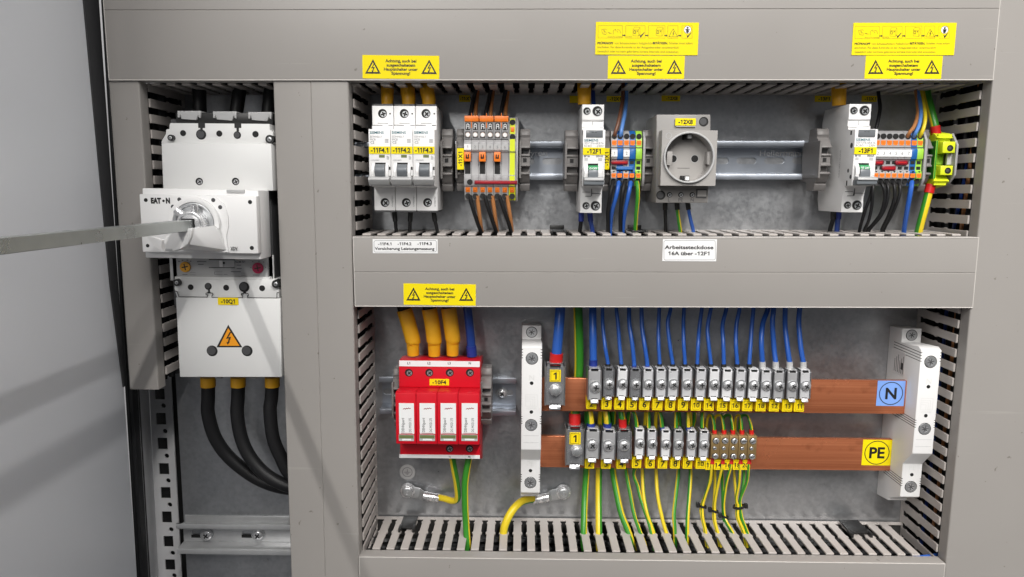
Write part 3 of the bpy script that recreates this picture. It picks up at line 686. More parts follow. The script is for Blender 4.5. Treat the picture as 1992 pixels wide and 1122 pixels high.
m = MB('switch_white'); m.pprism([(341.5, 578), (545.5, 580.5), (548, 733.5), (349.5, 733.5)], 2, 62); m.build('lower_cover', SW, bevel=0.8)
name_tag(SW, *Z3(860, 738), *Z3(1190, 855), 2, '-10Q1', 7.4, 'tag_yellow', w=27, bold=.035)
m = MB('ink'); T = [(443.9, 631.5), (471.5, 675.5), (421.0, 675.5)]; m.pprism(T, 1.9, 2.1); m.mat('ink_orange'); T2 = [(443.9, 638), (465.8, 672.5), (427, 672.5)]; m.pprism(T2, 1.82, 2.0)
m.mat('ink')
def bolt_mark(m, cx, cy, s, Y):
    """lightning arrow of height s pixels"""
    p = [(0.10, -0.5), (-0.20, 0.04), (0.02, 0.0), (-0.06, 0.30), (-0.16, 0.26), (-0.08, 0.5), (0.14, 0.24), (0.05, 0.28), (0.20, -0.12), (-0.02, -0.08), (0.22, -0.5)]
    m.pprism([(cx+a*s, cy+b*s) for a, b in p], Y, Y+0.1)
bolt_mark(m, 444.5, 658, 25, 1.72); m.build('warning_triangle', SW)
for px in (412.6, 480.7):
    m = MB(); hole(m, px, 682.4, 2, 10.7, 0.1); hole(m, px-1.6, 681.8, 2, 8.4, 0.14, 'dark_grey'); m.build('cover_opening', SW)
for px in (424, 492): m = MB('pale_grey'); m.pbox(px-6, 733, px+6, 737, 20, 40); m.build('cover_foot', SW, bevel=0.4)
# power cables under and above the switch
for pts_, lab in (([(405, 742, 34), (405, 775, 34), (405, 805, 35), (418, 850, 37), (444.5, 888, 40), (486, 922, 42), (523.5, 941, 42), (561, 950, 42), (600, 952, 42)], 'thick black cable with yellow sleeve, leftmost of three under the main switch'),
                  ([(463.5, 742, 34), (463, 775, 34), (461.5, 805, 33), (469, 850, 32), (486, 888, 31), (516, 922, 30), (557, 944, 30), (600, 950, 30)], 'thick black cable with yellow sleeve, middle of three under the main switch'),
                  ([(530, 742, 34), (528, 775, 34), (525.4, 798, 33), (531, 850, 32), (546, 888, 32), (565, 922, 32), (600, 940, 32)], 'thick black cable with yellow sleeve, rightmost of three under the main switch')):
    th = wire('power_cable', lab, 'cable', pts_, 5.9, 'cable_black', group='black cables under the main switch', n=18)
    a = P3(*pts_[0]); b = P3(pts_[0][0], pts_[0][1]+9.5, pts_[0][2]); a = a+Vector((0, 0, 4.2)); m = MB('sleeve_yellow'); m.cyl(a, b, 6.5, n=20); m.build('end_sleeve', th)
for pts_, lab in (([(389, 230, 40), (388, 190, 42), (386, 120, 44)], 'black supply cable, leftmost of three above the main switch'), ([(458, 230, 40), (464, 190, 42), (474, 120, 44)], 'black supply cable, middle of three above the main switch'),
                  ([(520, 230, 40), (525, 190, 42), (531, 120, 44)], 'black supply cable, rightmost of three above the main switch')):
    wire('supply_cable', lab, 'cable', pts_, 5.6, 'cable_black', group='black cables above the main switch', n=16)
# ================================================================== UPPER ROW
F4 = lambda x, y: (680+x/3.62, 150+y/3.62)
F5 = lambda x, y: (1060+x/3.62, 150+y/3.62)
def opening(th, px, py, Y, r, name='opening', inner=0.0, matname='hole_black'):
    m = MB(); hole(m, px, py, Y, r, matname=matname)
    if inner: hole(m, px-r*0.1, py-r*0.05, Y, r*inner, 0.16, 'dark_grey')
    return m.build(name, th)
def zof(py, px, Y): return U(px, py, Y)[1]

# ---------------------------------------------------------------- end clamps
def end_clamp(x0, x1, ytop, ybot, label, pxm, Yf=26.0):
    """ridged grey end stop snapped on the rail; x0, x1 in mm, heights from photo pixels"""
    zt, zb = zof(ytop, pxm, Yf), zof(ybot, pxm, Yf); H = zt-zb; xm = (x0+x1)/2
    th = thing('end_clamp', label, 'end clamp', (xm, PLATE-8, (zt+zb)/2), 'grey end clamps on the rails')
    g = lambda f: zt-H*f
    prof = [(Yf+9, g(0)), (Yf+7, g(.10)), (Yf+8, g(.13)), (Yf+8, g(.155)), (Yf+6, g(.16)), (Yf+2, g(.27)), (Yf, g(.29)), (Yf, g(.315)), (Yf+7, g(.325)), (Yf+7, g(.40)), (Yf+1, g(.41)), (Yf, g(.42)), (Yf, g(.44)), (Yf+1.5, g(.45)),
            (Yf+1.5, g(.57)), (Yf, g(.58)), (Yf, g(.605)), (Yf+7, g(.615)), (Yf+7, g(.69)), (Yf+1, g(.70)), (Yf, g(.71)), (Yf, g(.735)), (Yf+2, g(.75)), (Yf+6, g(.86)), (Yf+8, g(.87)), (Yf+8, g(.895)), (Yf+7, g(.90)), (Yf+9, g(1.0)),
            (Yf+24, g(1.0)), (Yf+26, g(.86)), (PLATE-12, g(.84)), (PLATE-10, g(.22)), (Yf+26, g(.2)), (Yf+24, g(0))]
    m = MB('clamp_grey'); m.prism(prof, x0, x1, 'x'); m.build('clamp_body', th, bevel=0.3, seg=1)
    m = MB('clamp_grey'); m.box(x0-0.5, x0+1.3, Yf-0.6, PLATE-14, g(.80), g(.20)); m.build('side_rib', th, bevel=0.3, seg=1)
    m = MB('hole_black'); m.box(xm-1.5, xm+1.5, Yf+1.3, Yf+2.5, g(.54), g(.475)); m.build('square_opening', th)
    m = MB('dark_grey'); m.box(x0+0.8, x1-0.8, Yf+6.8, Yf+7.5, g(.395), g(.33)); m.build('snap_recess', th)
    return th
def px_clamp(a, b, t, bt, label, Yf=26.0):
    return end_clamp(U(a, (t+bt)/2, Yf)[0], U(b, (t+bt)/2, Yf)[0], t, bt, label, (a+b)/2, Yf)
px_clamp(858, 879, 249, 372, 'grey ridged end clamp pressed against the right side of the three breakers')
CL11 = px_clamp(887, 902.5, 249, 371, 'grey end clamp carrying the upright yellow tag -11X1')
px_clamp(1011, 1031, 249, 371, 'grey end clamp right of the green striped terminal block -11X1')
px_clamp(1100, 1125, 251, 372, 'grey ridged end clamp left of the narrow breaker -12F1')
CL12 = px_clamp(1173, 1187, 252, 372, 'end clamp with upright yellow tag between breaker -12F1 and its terminals')
px_clamp(1252, 1271, 251, 371, 'grey end clamp squeezed between the blue terminals and the socket')
px_clamp(1594, 1617, 248, 371, 'large grey end clamp left of the breaker -13F1')
px_clamp(1800, 1814, 250, 372, 'grey end clamp left of the big green and yellow earth terminal')
name_tag(CL11, *F4(757, 500), *F4(804, 650), 22, '-11X1', 7.4, rot=math.pi/2, w=None, thick=3.5)
name_tag(CL12, 1175.5, 288, 1185.5, 329.5, 22, '-12X1', 7.0, rot=math.pi/2, thick=3.5)

# ---------------------------------------------------------------- breakers
W18 = 17.7
def dev_profile(y_top, y_step, y_front_bot, y_bot, pxm, Yt=16.0, Yfr=0.0):
    a = zof(y_top, pxm, Yt); b = zof(y_step, pxm, Yfr); c = zof(y_front_bot, pxm, Yfr); d = zof(y_bot, pxm, Yt+2)
    return a, b, c, d
def breaker(x0, label, cat, tagtxt, ys, pxm, toggle_on, order):
    """single-pole miniature breaker; x0 = left edge in mm at its front"""
    th = thing('miniature_breaker', label, cat, (x0+W18/2, PLATE-8, -10), 'white miniature breakers -11F4')
    a, b, c, d = ys; Yt = 16.0; X1 = x0+W18
    mid = b+4.5
    m = MB('white_plastic')
    m.prism([(Yt, a), (Yt, mid), (Yt-2, mid-0.4), (Yt-2, b+0.6), (0, b), (0, c), (Yt+2, c-1.0), (Yt+2, d), (60, d), (60, a)], x0+0.12, X1-0.12, 'x')
    m.build('breaker_body', th, bevel=0.35)
    m = MB('dark_grey'); m.box(x0+.4, X1-.4, Yt+1, 40, a, a+1.6); m.build('top_ridge', th, bevel=0.3)
    m = MB('dark_grey'); m.box(x0+.4, X1-.4, Yt+2.6, 50, d-1.6, d); m.build('bottom_ridge', th, bevel=0.3)
    return th
def vscrew(th, x, Y, z, r, ang):
    m = MB('hole_black'); m.cyl((x, Y-0.10, z), (x, Y+0.3, z), r, n=20)
    m.mat('steel_dull'); m.cyl((x+r*.18, Y-.16, z-r*.12), (x+r*.18, Y-.05, z-r*.12), r*.66, n=18); m.mat('hole_black')
    cx, cz = x+r*.18, z-r*.12
    for k in (0, 1):
        q_ = ang+k*math.pi/2; dx_, dz = math.cos(q_)*r*.55, math.sin(q_)*r*.55; wx, wz = -math.sin(q_)*r*.17, math.cos(q_)*r*.17
        m.add([(cx+dx_+wx, Y-.18-.01*k, cz+dz+wz), (cx-dx_+wx, Y-.18-.01*k, cz-dz+wz), (cx-dx_-wx, Y-.18-.01*k, cz-dz-wz), (cx+dx_-wx, Y-.18-.01*k, cz+dz-wz)], [(0, 1, 2, 3)])
    return m.build('terminal_screw', th)
G1 = lambda x, y: (700+x/10.2, 190+y/10.2)
G2 = lambda x, y: (700+x/6.6, 290+y/6.6)
a, b, c, d = dev_profile(205.5, 251, 361.5, 409, 760)
labs = ['white miniature breaker tagged -11F4.1, nearest the tall duct', 'white miniature breaker tagged -11F4.2, middle one of the three', 'white miniature breaker tagged -11F4.3, beside the dark end clamp']
xb = [U(717.3, 300, 0)[0], U(760.3, 300, 0)[0], U(803.3, 300, 0)[0]]
for k in range(3):
    x0 = xb[k]; th = breaker(x0, labs[k], 'breaker', None, (a, b, c, d), 760, False, k)
    pxk = [717.3, 760.3, 803.3][k]; X1 = x0+W18; xc = x0+W18/2
    zs = zof(220.5, pxk, 16); vscrew(th, xc-0.2, 16, zs, 3.7, 0.3+k)
    zs = zof(393.5, pxk, 18); vscrew(th, xc+0.2, 18, zs, 3.7, 0.8+k)
    m = MB('dark_grey'); zl = zof(243.3, pxk, 14); m.box(x0+.5, x0+W18*.5, 13.9, 14.3, zl-.25, zl+.25); m.box(X1-4, X1-.5, 13.9, 14.3, zl-.25, zl+.25); m.box(x0+4.5, X1-4.5, 15.9, 16.3, zl+1.6, zl+2.0); m.build('moulded_line', th)
    o = opening(th, pxk+41.5, 221, 16, 1.6)
    # print
    m = MB('ink_teal'); zz = zof(257.5, pxk, 0); m.text('SIEMENS', x0+1.2, zz, -.12, 2.0, 11.2, align='l', bold=.02); m.build('brand_lettering', th)
    m = MB('ink_grey'); m.text('5SY4102-7', x0+1.4, zof(265.6, pxk, 0), -.12, 1.5, 9.4, align='l'); m.text('MCB', x0+1.5, zof(271, pxk, 0), -.12, 1.5, 4.2, align='l'); m.mat('ink'); m.text('C2', x0+1.6, zof(276.8, pxk, 0), -.12, 1.7, 3.0, align='l')
    m.mat('ink_grey'); m.text('~230/400V', x0+1.2, zof(311.3, pxk, 0), -.12, 1.0, 7.5, align='l')
    for j in range(4): m.box(x0+13.2, x0+16.2, -.08, .02, zof(271+j*2.0, pxk, 0), zof(270.2+j*2.0, pxk, 0))
    for j in range(3): m.box(x0+14.6+j*.7, x0+14.9+j*.7, -.08, .02, zof(310, pxk, 0), zof(302+j, pxk, 0))
    m.build('rating_print', th)
    t = MB('label_yellow'); t.box(x0+.35, X1-.2, -.5, .1, zof(299, pxk, 0), zof(284.6, pxk, 0)); t = t.build('name_tag', th, bevel=.1, seg=1); ORG[t.name] = ORG[th.name]
    m = MB('ink'); m.text('-11F4.%d' % (k+1), xc, (zof(299, pxk, 0)+zof(284.6, pxk, 0))/2, -.62, 3.5, 14.2, bold=.035); m.build('lettering', t)
    m = MB('olive_window'); m.box(x0+8.3, x0+12.9, -.1, .1, zof(306.3, pxk, 0), zof(300.8, pxk, 0)); m.build('state_window', th)
    # toggle in its surround
    zt_, zb_ = zof(317, pxk, 0), zof(352, pxk, 0)
    m = MB('white_plastic')
    for (xa_, xb_) in ((x0+2.6, x0+5.0), (x0+13.6, x0+15.9)):
        n = 10; prof = [(0.3-3.2*math.sin(math.pi*i/n)**0.8, zb_+(zt_-zb_)*i/n) for i in range(n+1)]; m.prism([(1, zb_)]+prof+[(1, zt_)], xa_, xb_, 'x')
    m.build('toggle_guard', th)
    m = MB('hole_black'); m.box(x0+5.0, x0+13.6, -.06, .3, zb_, zt_+.4); m.build('toggle_slot', th)
    zu, zl = zof(319, pxk, -4), zof(344, pxk, -4)
    m = MB('toggle_grey'); n = 12
    prof = [(2, zu)]+[(-1-4.6*math.sin(math.radians(20+150*i/n)), zu+(zl-zu)*i/n) for i in range(n+1)]+[(2, zl)]
    m.prism(prof, x0+5.3, x0+13.3, 'x'); m.build('toggle', th, bevel=.25)
    m = MB('pale_grey'); z1, z0 = zof(344, pxk, -6), zof(359.5, pxk, -5)
    m.prism([(-2, z1+0.5), (-7.5, z1-.6), (-7.8, z1-2.2), (-4.5, z0), (1, z0-.3), (1, z1+.5)], x0+1.0 if k else x0+.6, X1-.4, 'x'); m.mat('toggle_grey'); m.build('toggle_lip', th, bevel=.3)
    m = MB('hole_black')
    for zz in (327, 344.5): m.box(X1-1.6, X1-.3, -.1, .2, zof(zz+3, pxk, 0), zof(zz-3, pxk, 0))
    m.build('side_notch', th)
    m = MB('ink_grey'); m.text('GVR87921', X1-2.4, zof(391, pxk, 18), 17.85, 1.1, 9, rot=math.pi/2); m.build('side_print', th)
# ---------------------------------------------------------------- RCBO breakers
def rcbo(px0, dy, tagtxt, label, order):
    """narrow residual-current breaker; px0 = photo x of the front's left edge, dy = vertical shift in pixels"""
    P = px0
    x0 = U(px0, 300, 0)[0]; X1 = x0+W18+0.3; xc = (x0+X1)/2
    Y = lambda y, D=0: zof(y+dy, P+20, D)
    th = thing('residual_current_breaker', label, 'breaker', (xc, PLATE-8, Y(310)), 'narrow residual current breakers')
    a, b, c, d = Y(203, 14), Y(252), Y(362), Y(414, 16)
    m = MB('white_plastic'); mid = Y(233, 14)
    m.prism([(14, a), (14, mid), (15, mid-.3), (15, b+4), (13, b+3.6), (13, b+.8), (0, b), (0, c), (13, c-.5), (16, c-9), (16, d), (62, d), (66, d+10), (66, a-10), (62, a)], x0+.1, X1-.1, 'x')
    m.build('breaker_body', th, bevel=.35)
    for (fx, yy, D, r, an) in ((.22, 216, 14, 2.9, .4), (.70, 216, 14, 3.9, .9), (.28, 400, 16, 2.9, .2), (.72, 400, 16, 3.9, 1.1)):
        xx = x0+W18*fx; zz = Y(yy, D); vscrew(th, xx, D, zz, r, an)
        m = MB('pale_grey'); m.ring((xx, zz), r, r+.35, D-.22, D+.1, n=22); m.build('screw_rim', th)
    m = MB('dark_grey')
    m.box(x0+.6, x0+W18-.6, 14.9, 15.2, mid-1.2, mid-.9); m.box(x0+.6, x0+7, 12.9, 13.2, b+2.2, b+2.6); m.box(x0+11, X1-.8, 12.9, 13.2, b+3.0, b+3.3); m.box(xc-.2, xc+.2, 14.88, 15.2, b+4.2, mid-1.2)
    m.box(x0+1.5, x0+8, 14.4, 16.4, c-5.0, c-4.6); m.box(xc+.5, X1-1, 14.6, 16.4, c-6.2, c-5.8); m.box(xc-.2, xc+.2, 13.5, 16.4, c-8, c-2); m.box(x0+4, xc, 15.2, 16.4, c-8.4, c-8)
    m.build('moulded_line', th)
    m = MB('window_grey'); m.box(x0+2.4, X1-2.2, -.7, .1, Y(267), Y(253)); m.build('test_button', th, bevel=.3)
    m = MB('ink'); m.box(xc-2.2, xc-.4, -.8, -.6, Y(257.6), Y(256.8)); m.box(xc+.2, xc+2, -.8, -.6, Y(257.6), Y(256.8)); m.build('button_print', th)
    m = MB('ink_teal'); m.text('SIEMENS', x0+1.0, Y(272.6), -.12, 2.0, 11.4, align='l', bold=.02); m.build('brand_lettering', th)
    m = MB('ink_grey'); m.text('5SV1316-6KK16', xc, Y(278.4), -.12, 1.7, 15.2); m.text('RCBO', x0+1.2, Y(283.8), -.12, 1.6, 6, align='l'); m.text('~230V', X1-1.2, Y(283.8), -.12, 1.6, 7, align='r')
    m.mat('ink'); m.text('B16', x0+1.2, Y(303.6), -.12, 1.5, 4.5, align='l', bold=.02); m.text('30mA', X1-1.6, Y(303.6), -.12, 1.5, 5.6, align='r', bold=.02); m.mat('ink_grey')
    for j in range(3): m.box(x0+1.6, x0+4.2, -.08, .02, Y(308.4+j*1.8), Y(307.8+j*1.8)); m.box(X1-5.4, X1-2.4, -.08, .02, Y(308.6+j*1.9), Y(307.8+j*1.9))
    m.box(x0+2.2, x0+2.7, -.08, .02, Y(333), Y(332)); m.box(x0+2.2, x0+2.7, -.08, .02, Y(337), Y(336))
    m.build('rating_print', th)
    t = MB('label_yellow'); t.box(x0+.2, X1-.2, -.55, .1, Y(301), Y(286.8)); t = t.build('name_tag', th, bevel=.1, seg=1); ORG[t.name] = ORG[th.name]
    m = MB('ink'); m.text(tagtxt, xc, (Y(301)+Y(286.8))/2, -.68, 3.5, 11.0, bold=.035); m.build('lettering', t)
    zt_, zb_ = Y(319), Y(352)
    m = MB('white_plastic')
    for (xa_, xb_) in ((x0+1.4, x0+4.3), (x0+12.6, x0+15.7)):
        n = 10; prof = [(.3-3.6*math.sin(math.pi*i/n)**.8, zb_+(zt_-zb_)*i/n) for i in range(n+1)]; m.prism([(1, zb_)]+prof+[(1, zt_)], xa_, xb_, 'x')
    m.build('toggle_guard', th)
    m = MB('hole_black'); m.box(x0+4.3, x0+12.6, -.06, .3, zb_, zt_+.4); m.build('toggle_slot', th)
    m = MB('green_mark'); m.prism([(-.5, Y(321.5)), (-3.6, Y(325)), (-4.3, Y(330)), (0, Y(330)), (0, Y(321.5))], x0+4.6, x0+12.3, 'x'); m.build('off_mark', th, bevel=.15)
    m = MB('label_white'); m.text('O OFF', x0+8.4, Y(327.3, -4), -4.25, 1.5, 6.2, bold=.03); m.build('off_lettering', th)
    zu, zl = Y(330, -4), Y(346, -5)
    m = MB('toggle_grey'); m.prism([(0, zu), (-4.2, zu), (-4.7, zu-2.5), (-4.4, zl), (0, zl)], x0+4.6, x0+12.3, 'x'); m.build('toggle', th, bevel=.3)
    m = MB('toggle_grey'); z1, z0 = Y(345, -7), Y(361.5, -6)
    m.mat('pale_grey'); m.prism([(-2, z1+.6), (-8, z1-.2), (-8.6, z1-1.4), (-8.6, z1-2.6), (-1, z1-2.8)], x0+.9, X1-1.2, 'x')
    m.mat('toggle_grey'); m.prism([(-1, z1-2.4), (-7.6, z1-2.6), (-7.4, z0+1), (-4.6, z0), (.8, z0), (.8, z1-2.4)], x0+.9, X1-1.2, 'x'); m.build('toggle_lip', th, bevel=.3)
    # side face: slots and pin holes of the moulding, seen on the left flank
    m = MB('hole_black'); m.box(x0+.02, x0+.3, 6, 8.5, Y(262), Y(254)); m.box(x0+.02, x0+.3, 8, 10, Y(362), Y(352)); m.build('flank_slot', th)
    for (yy, D, r) in ((284, 5, 2.2), (333, 8, 1.6), (345, 3, 1.7)):
        zz = Y(yy, D); m = MB('dark_grey'); m.cyl((x0+.02, D, zz), (x0+.4, D, zz), r); m.build('flank_hole', th)
    m = MB('ink_grey')
    for (D, yy, s) in ((24, 320, '5SV1316-6KK16 RCBO 16A 30mA'),):
        vs_, fs = glyphs(s, 0.0); k = 1.5; wx = max(v[0] for v in vs_)
        m.add([(x0+.05, D+v[1]*k*1.3, Y(yy, D)+(wx/2-v[0])*k*1.05) for v in vs_], fs)
    m.build('flank_print', th)
    return th
rcbo(1133.4, 0, '-12F1', 'narrow white breaker tagged -12F1, left of the blue and grey terminals', 0)
rcbo(1660.6, -1, '-13F1', 'narrow white breaker tagged -13F1, showing its broad left flank', 1)

# ---------------------------------------------------------------- terminals -11X1
YT = 20.0
pitch = 6.2
xt0 = U(902.6, 330, YT)[0]
zt = lambda y, D=YT: zof(y, 955, D)
def term11(k, green=False):
    x0 = xt0+k*pitch; X1 = x0+pitch-.12
    if green: lab = 'green striped earth terminal at the right end of block -11X1'
    else: lab = 'grey terminal of block -11X1 under the marker number %d' % (k+1)
    th = thing('earth_terminal' if green else 'test_terminal', lab, 'terminal', (x0+pitch/2, PLATE-8, zt(320)), 'grey terminals of block -11X1')
    body = 'terminal_grey'
    top = 226 if not green else 228
    prof = [(YT+12, zt(top, YT+12)), (YT+7, zt(239, YT+7)), (YT+6, zt(270, YT+6)), (YT, zt(276)), (YT, zt(294)), (YT+1.5, zt(296)), (YT+1.5, zt(340)), (YT, zt(342)), (YT, zt(361)), (YT+2, zt(363, YT+2)), (YT+7, zt(390, YT+7)), (YT+25, zt(390, YT+25)), (66, zt(370, 66)), (66, zt(245, 66)), (YT+25, zt(top, YT+25))]
    m = MB(body); m.prism(prof, x0, X1, 'x'); m.build('terminal_body', th, bevel=.18, seg=1)
    xc = (x0+X1)/2
    if not green:
        # test adapter on top: dark hook window and white probe
        m = MB('terminal_grey'); m.box(x0+.1, X1-.1, YT+3.5, YT+8, zt(270, YT+4), zt(237, YT+4)); m.build('adapter_frame', th, bevel=.15, seg=1)
        m = MB('hole_black'); m.box(xc-2.0, xc+2.0, YT+3.3, YT+3.6, zt(253, YT+3.5), zt(238.5, YT+3.5)); m.build('hook_window', th)
        m = MB('label_white'); m.ring((xc, zt(243.5, YT+3)), 0.7, 1.35, YT+2.6, YT+3.4, n=14); m.box(xc-1.3, xc-.75, YT+2.6, YT+3.4, zt(251, YT+3), zt(244, YT+3)); m.box(xc+.75, xc+1.3, YT+2.6, YT+3.4, zt(251, YT+3), zt(244, YT+3)); m.build('hook', th)
        m = MB('dark_grey'); m.box(xc-2.2, xc+2.2, YT+3.3, YT+3.6, zt(268.5, YT+3.5), zt(255.5, YT+3.5)); m.mat('label_white'); m.cyl((xc, YT+3.5, zt(262, YT+3)), (xc, YT+2.6, zt(262, YT+3)), 1.8, n=16); m.mat('wire_tan'); m.ring((xc, zt(262, YT+3)), 1.6, 2.0, YT+2.9, YT+3.3); m.build('probe_point', th)
        m = MB('clear_film'); m.mat('label_white' if k == 0 else 'pale_grey'); m.box(x0+.1, X1-.1, YT-.5, YT+.2, zt(291.3), zt(280.3)); t = m.build('marker_strip', th); ORG[t.name] = ORG[th.name]
        m = MB('ink_grey'); m.text(str(k+1), xc, zt(285.8), YT-.62, 2.2); m.build('lettering', t)
        if k % 2 == 0:
            m = MB('hole_black'); m.box(xc-2.3, xc+2.3, YT+1.3, YT+1.8, zt(338), zt(297)); m.build('knife_slot', th)
            m = MB('orange'); m.box(xc-2.7, xc+2.7, YT-2.6, YT+1.6, zt(314, YT-2), zt(296, YT-2)); m.mat('hole_black'); m.box(xc-1.5, xc+1.5, YT-2.7, YT-2.5, zt(309, YT-2), zt(300, YT-2)); m.mat('orange'); m.box(xc-.45, xc+.45, YT-2.9, YT-2.6, zt(306, YT-2), zt(300, YT-2)); m.build('knife_lever', th, bevel=.25)
    else:
        for (y0, y1, nm) in ((230, 236, 1), (238, 260, 2), (270, 294, 3), (296, 340, 4), (342, 361, 5)):
            D = YT+8.5 if y0 < 237 else YT+5.9 if y0 < 262 else YT-.15 if nm in (3, 5) else YT+1.35
            m = MB('bright_yellow_green'); m.box(x0+.9, X1-.9, D, D+.6, zt(y1, D), zt(y0, D)); m.build('green_stripe', th)
        for yy in (237.5, 266): m = MB('hole_black'); m.cyl((xc, YT+5.6, zt(yy, YT+6)), (xc, YT+6.5, zt(yy, YT+6)), 2.4, n=16); m.build('wire_entry', th)
        m = MB('orange'); m.box(xc-1.5, xc+1.5, YT+5.4, YT+6.5, zt(256, YT+6), zt(246.5, YT+6)); m.build('push_button', th, bevel=.2)
    D = YT+2.6
    m = MB('bright_yellow_green' if green else 'pale_grey'); m.prism([(YT+1.6, zt(363, YT+2)), (YT+6.4, zt(389, YT+6.4)), (YT+8, zt(389, YT+8)), (YT+4, zt(363, YT+4))], x0+.25, X1-.25, 'x'); m.build('entry_face', th)
    m = MB('orange'); m.prism([(YT+1.2, zt(364.3, YT+1.2)), (YT+3.0, zt(374, YT+3)), (YT+5, zt(374, YT+5)), (YT+4, zt(364.3, YT+4))], xc-1.9, xc+1.9, 'x'); m.mat('dark_red'); m.box(xc-1.2, xc+1.2, YT+1.7, YT+2.4, zt(369.5, YT+2), zt(368.7, YT+2)); m.build('push_button', th, bevel=.2)
    zc = zt(381.5, YT+4.6); m = MB('hole_black'); m.cyl((xc, YT+4.0, zc), (xc, YT+6, zc), 2.5, n=18); m.build('wire_entry', th)
    return th, xc
T11 = [term11(k) for k in range(6)]+[term11(6, True)]
for k in range(3):
    x0 = xt0+2*k*pitch+.3; X1 = x0+2*pitch-.7
    lab = ['orange plug bridge capping terminals 1 and 2 of block -11X1', 'orange plug bridge capping terminals 3 and 4 of block -11X1', 'orange plug bridge capping terminals 5 and 6 of block -11X1'][k]
    th = thing('plug_bridge', lab, 'bridge', ((x0+X1)/2, YT+7, zt(231, YT+3)), 'orange plug bridges')
    m = MB('orange'); m.box(x0, X1, YT+2.5, YT+10, zt(236.5, YT+3), zt(225, YT+3)); m.box((x0+X1)/2-.35, (x0+X1)/2+.35, YT+2.6, YT+4, zt(249, YT+3), zt(219.5, YT+3)); m.build('bridge_cap', th, bevel=.35)
th = thing('jumper_bar', 'long dark red jumper bar plugged across the terminals of block -11X1', 'jumper bar', (U(964, 354, YT)[0], YT, zt(354)))
m = MB('dark_red'); m.pbox(923, 350.8, 1006, 357.8, YT-1.6, YT+.1); m.mat('red_sleeve'); m.pbox(926, 353.4, 1003, 355, YT-1.75, YT-1.5); m.build('jumper_body', th, bevel=.35)
th = tag(MB('hole_black').disc(914, 354, YT-.15, YT+.4, 2.4).build('bridge_opening', org=tuple(P3(914, 354, YT))), 'empty black bridge opening left of the red jumper bar', 'opening')
m = MB('terminal_grey'); x0 = xt0+7*pitch; m.prism([(YT+11, zt(228, YT+11)), (YT, zt(272)), (YT, zt(362)), (YT+7, zt(391, YT+7)), (66, zt(391, 66)), (66, zt(228, 66))], x0, x0+1.6, 'x')
tag(m.build('end_plate', bevel=.2, seg=1, org=(x0, PLATE-8, zt(320))), 'thin grey end plate closing block -11X1 on its right', 'end plate', 'terminal end plates')

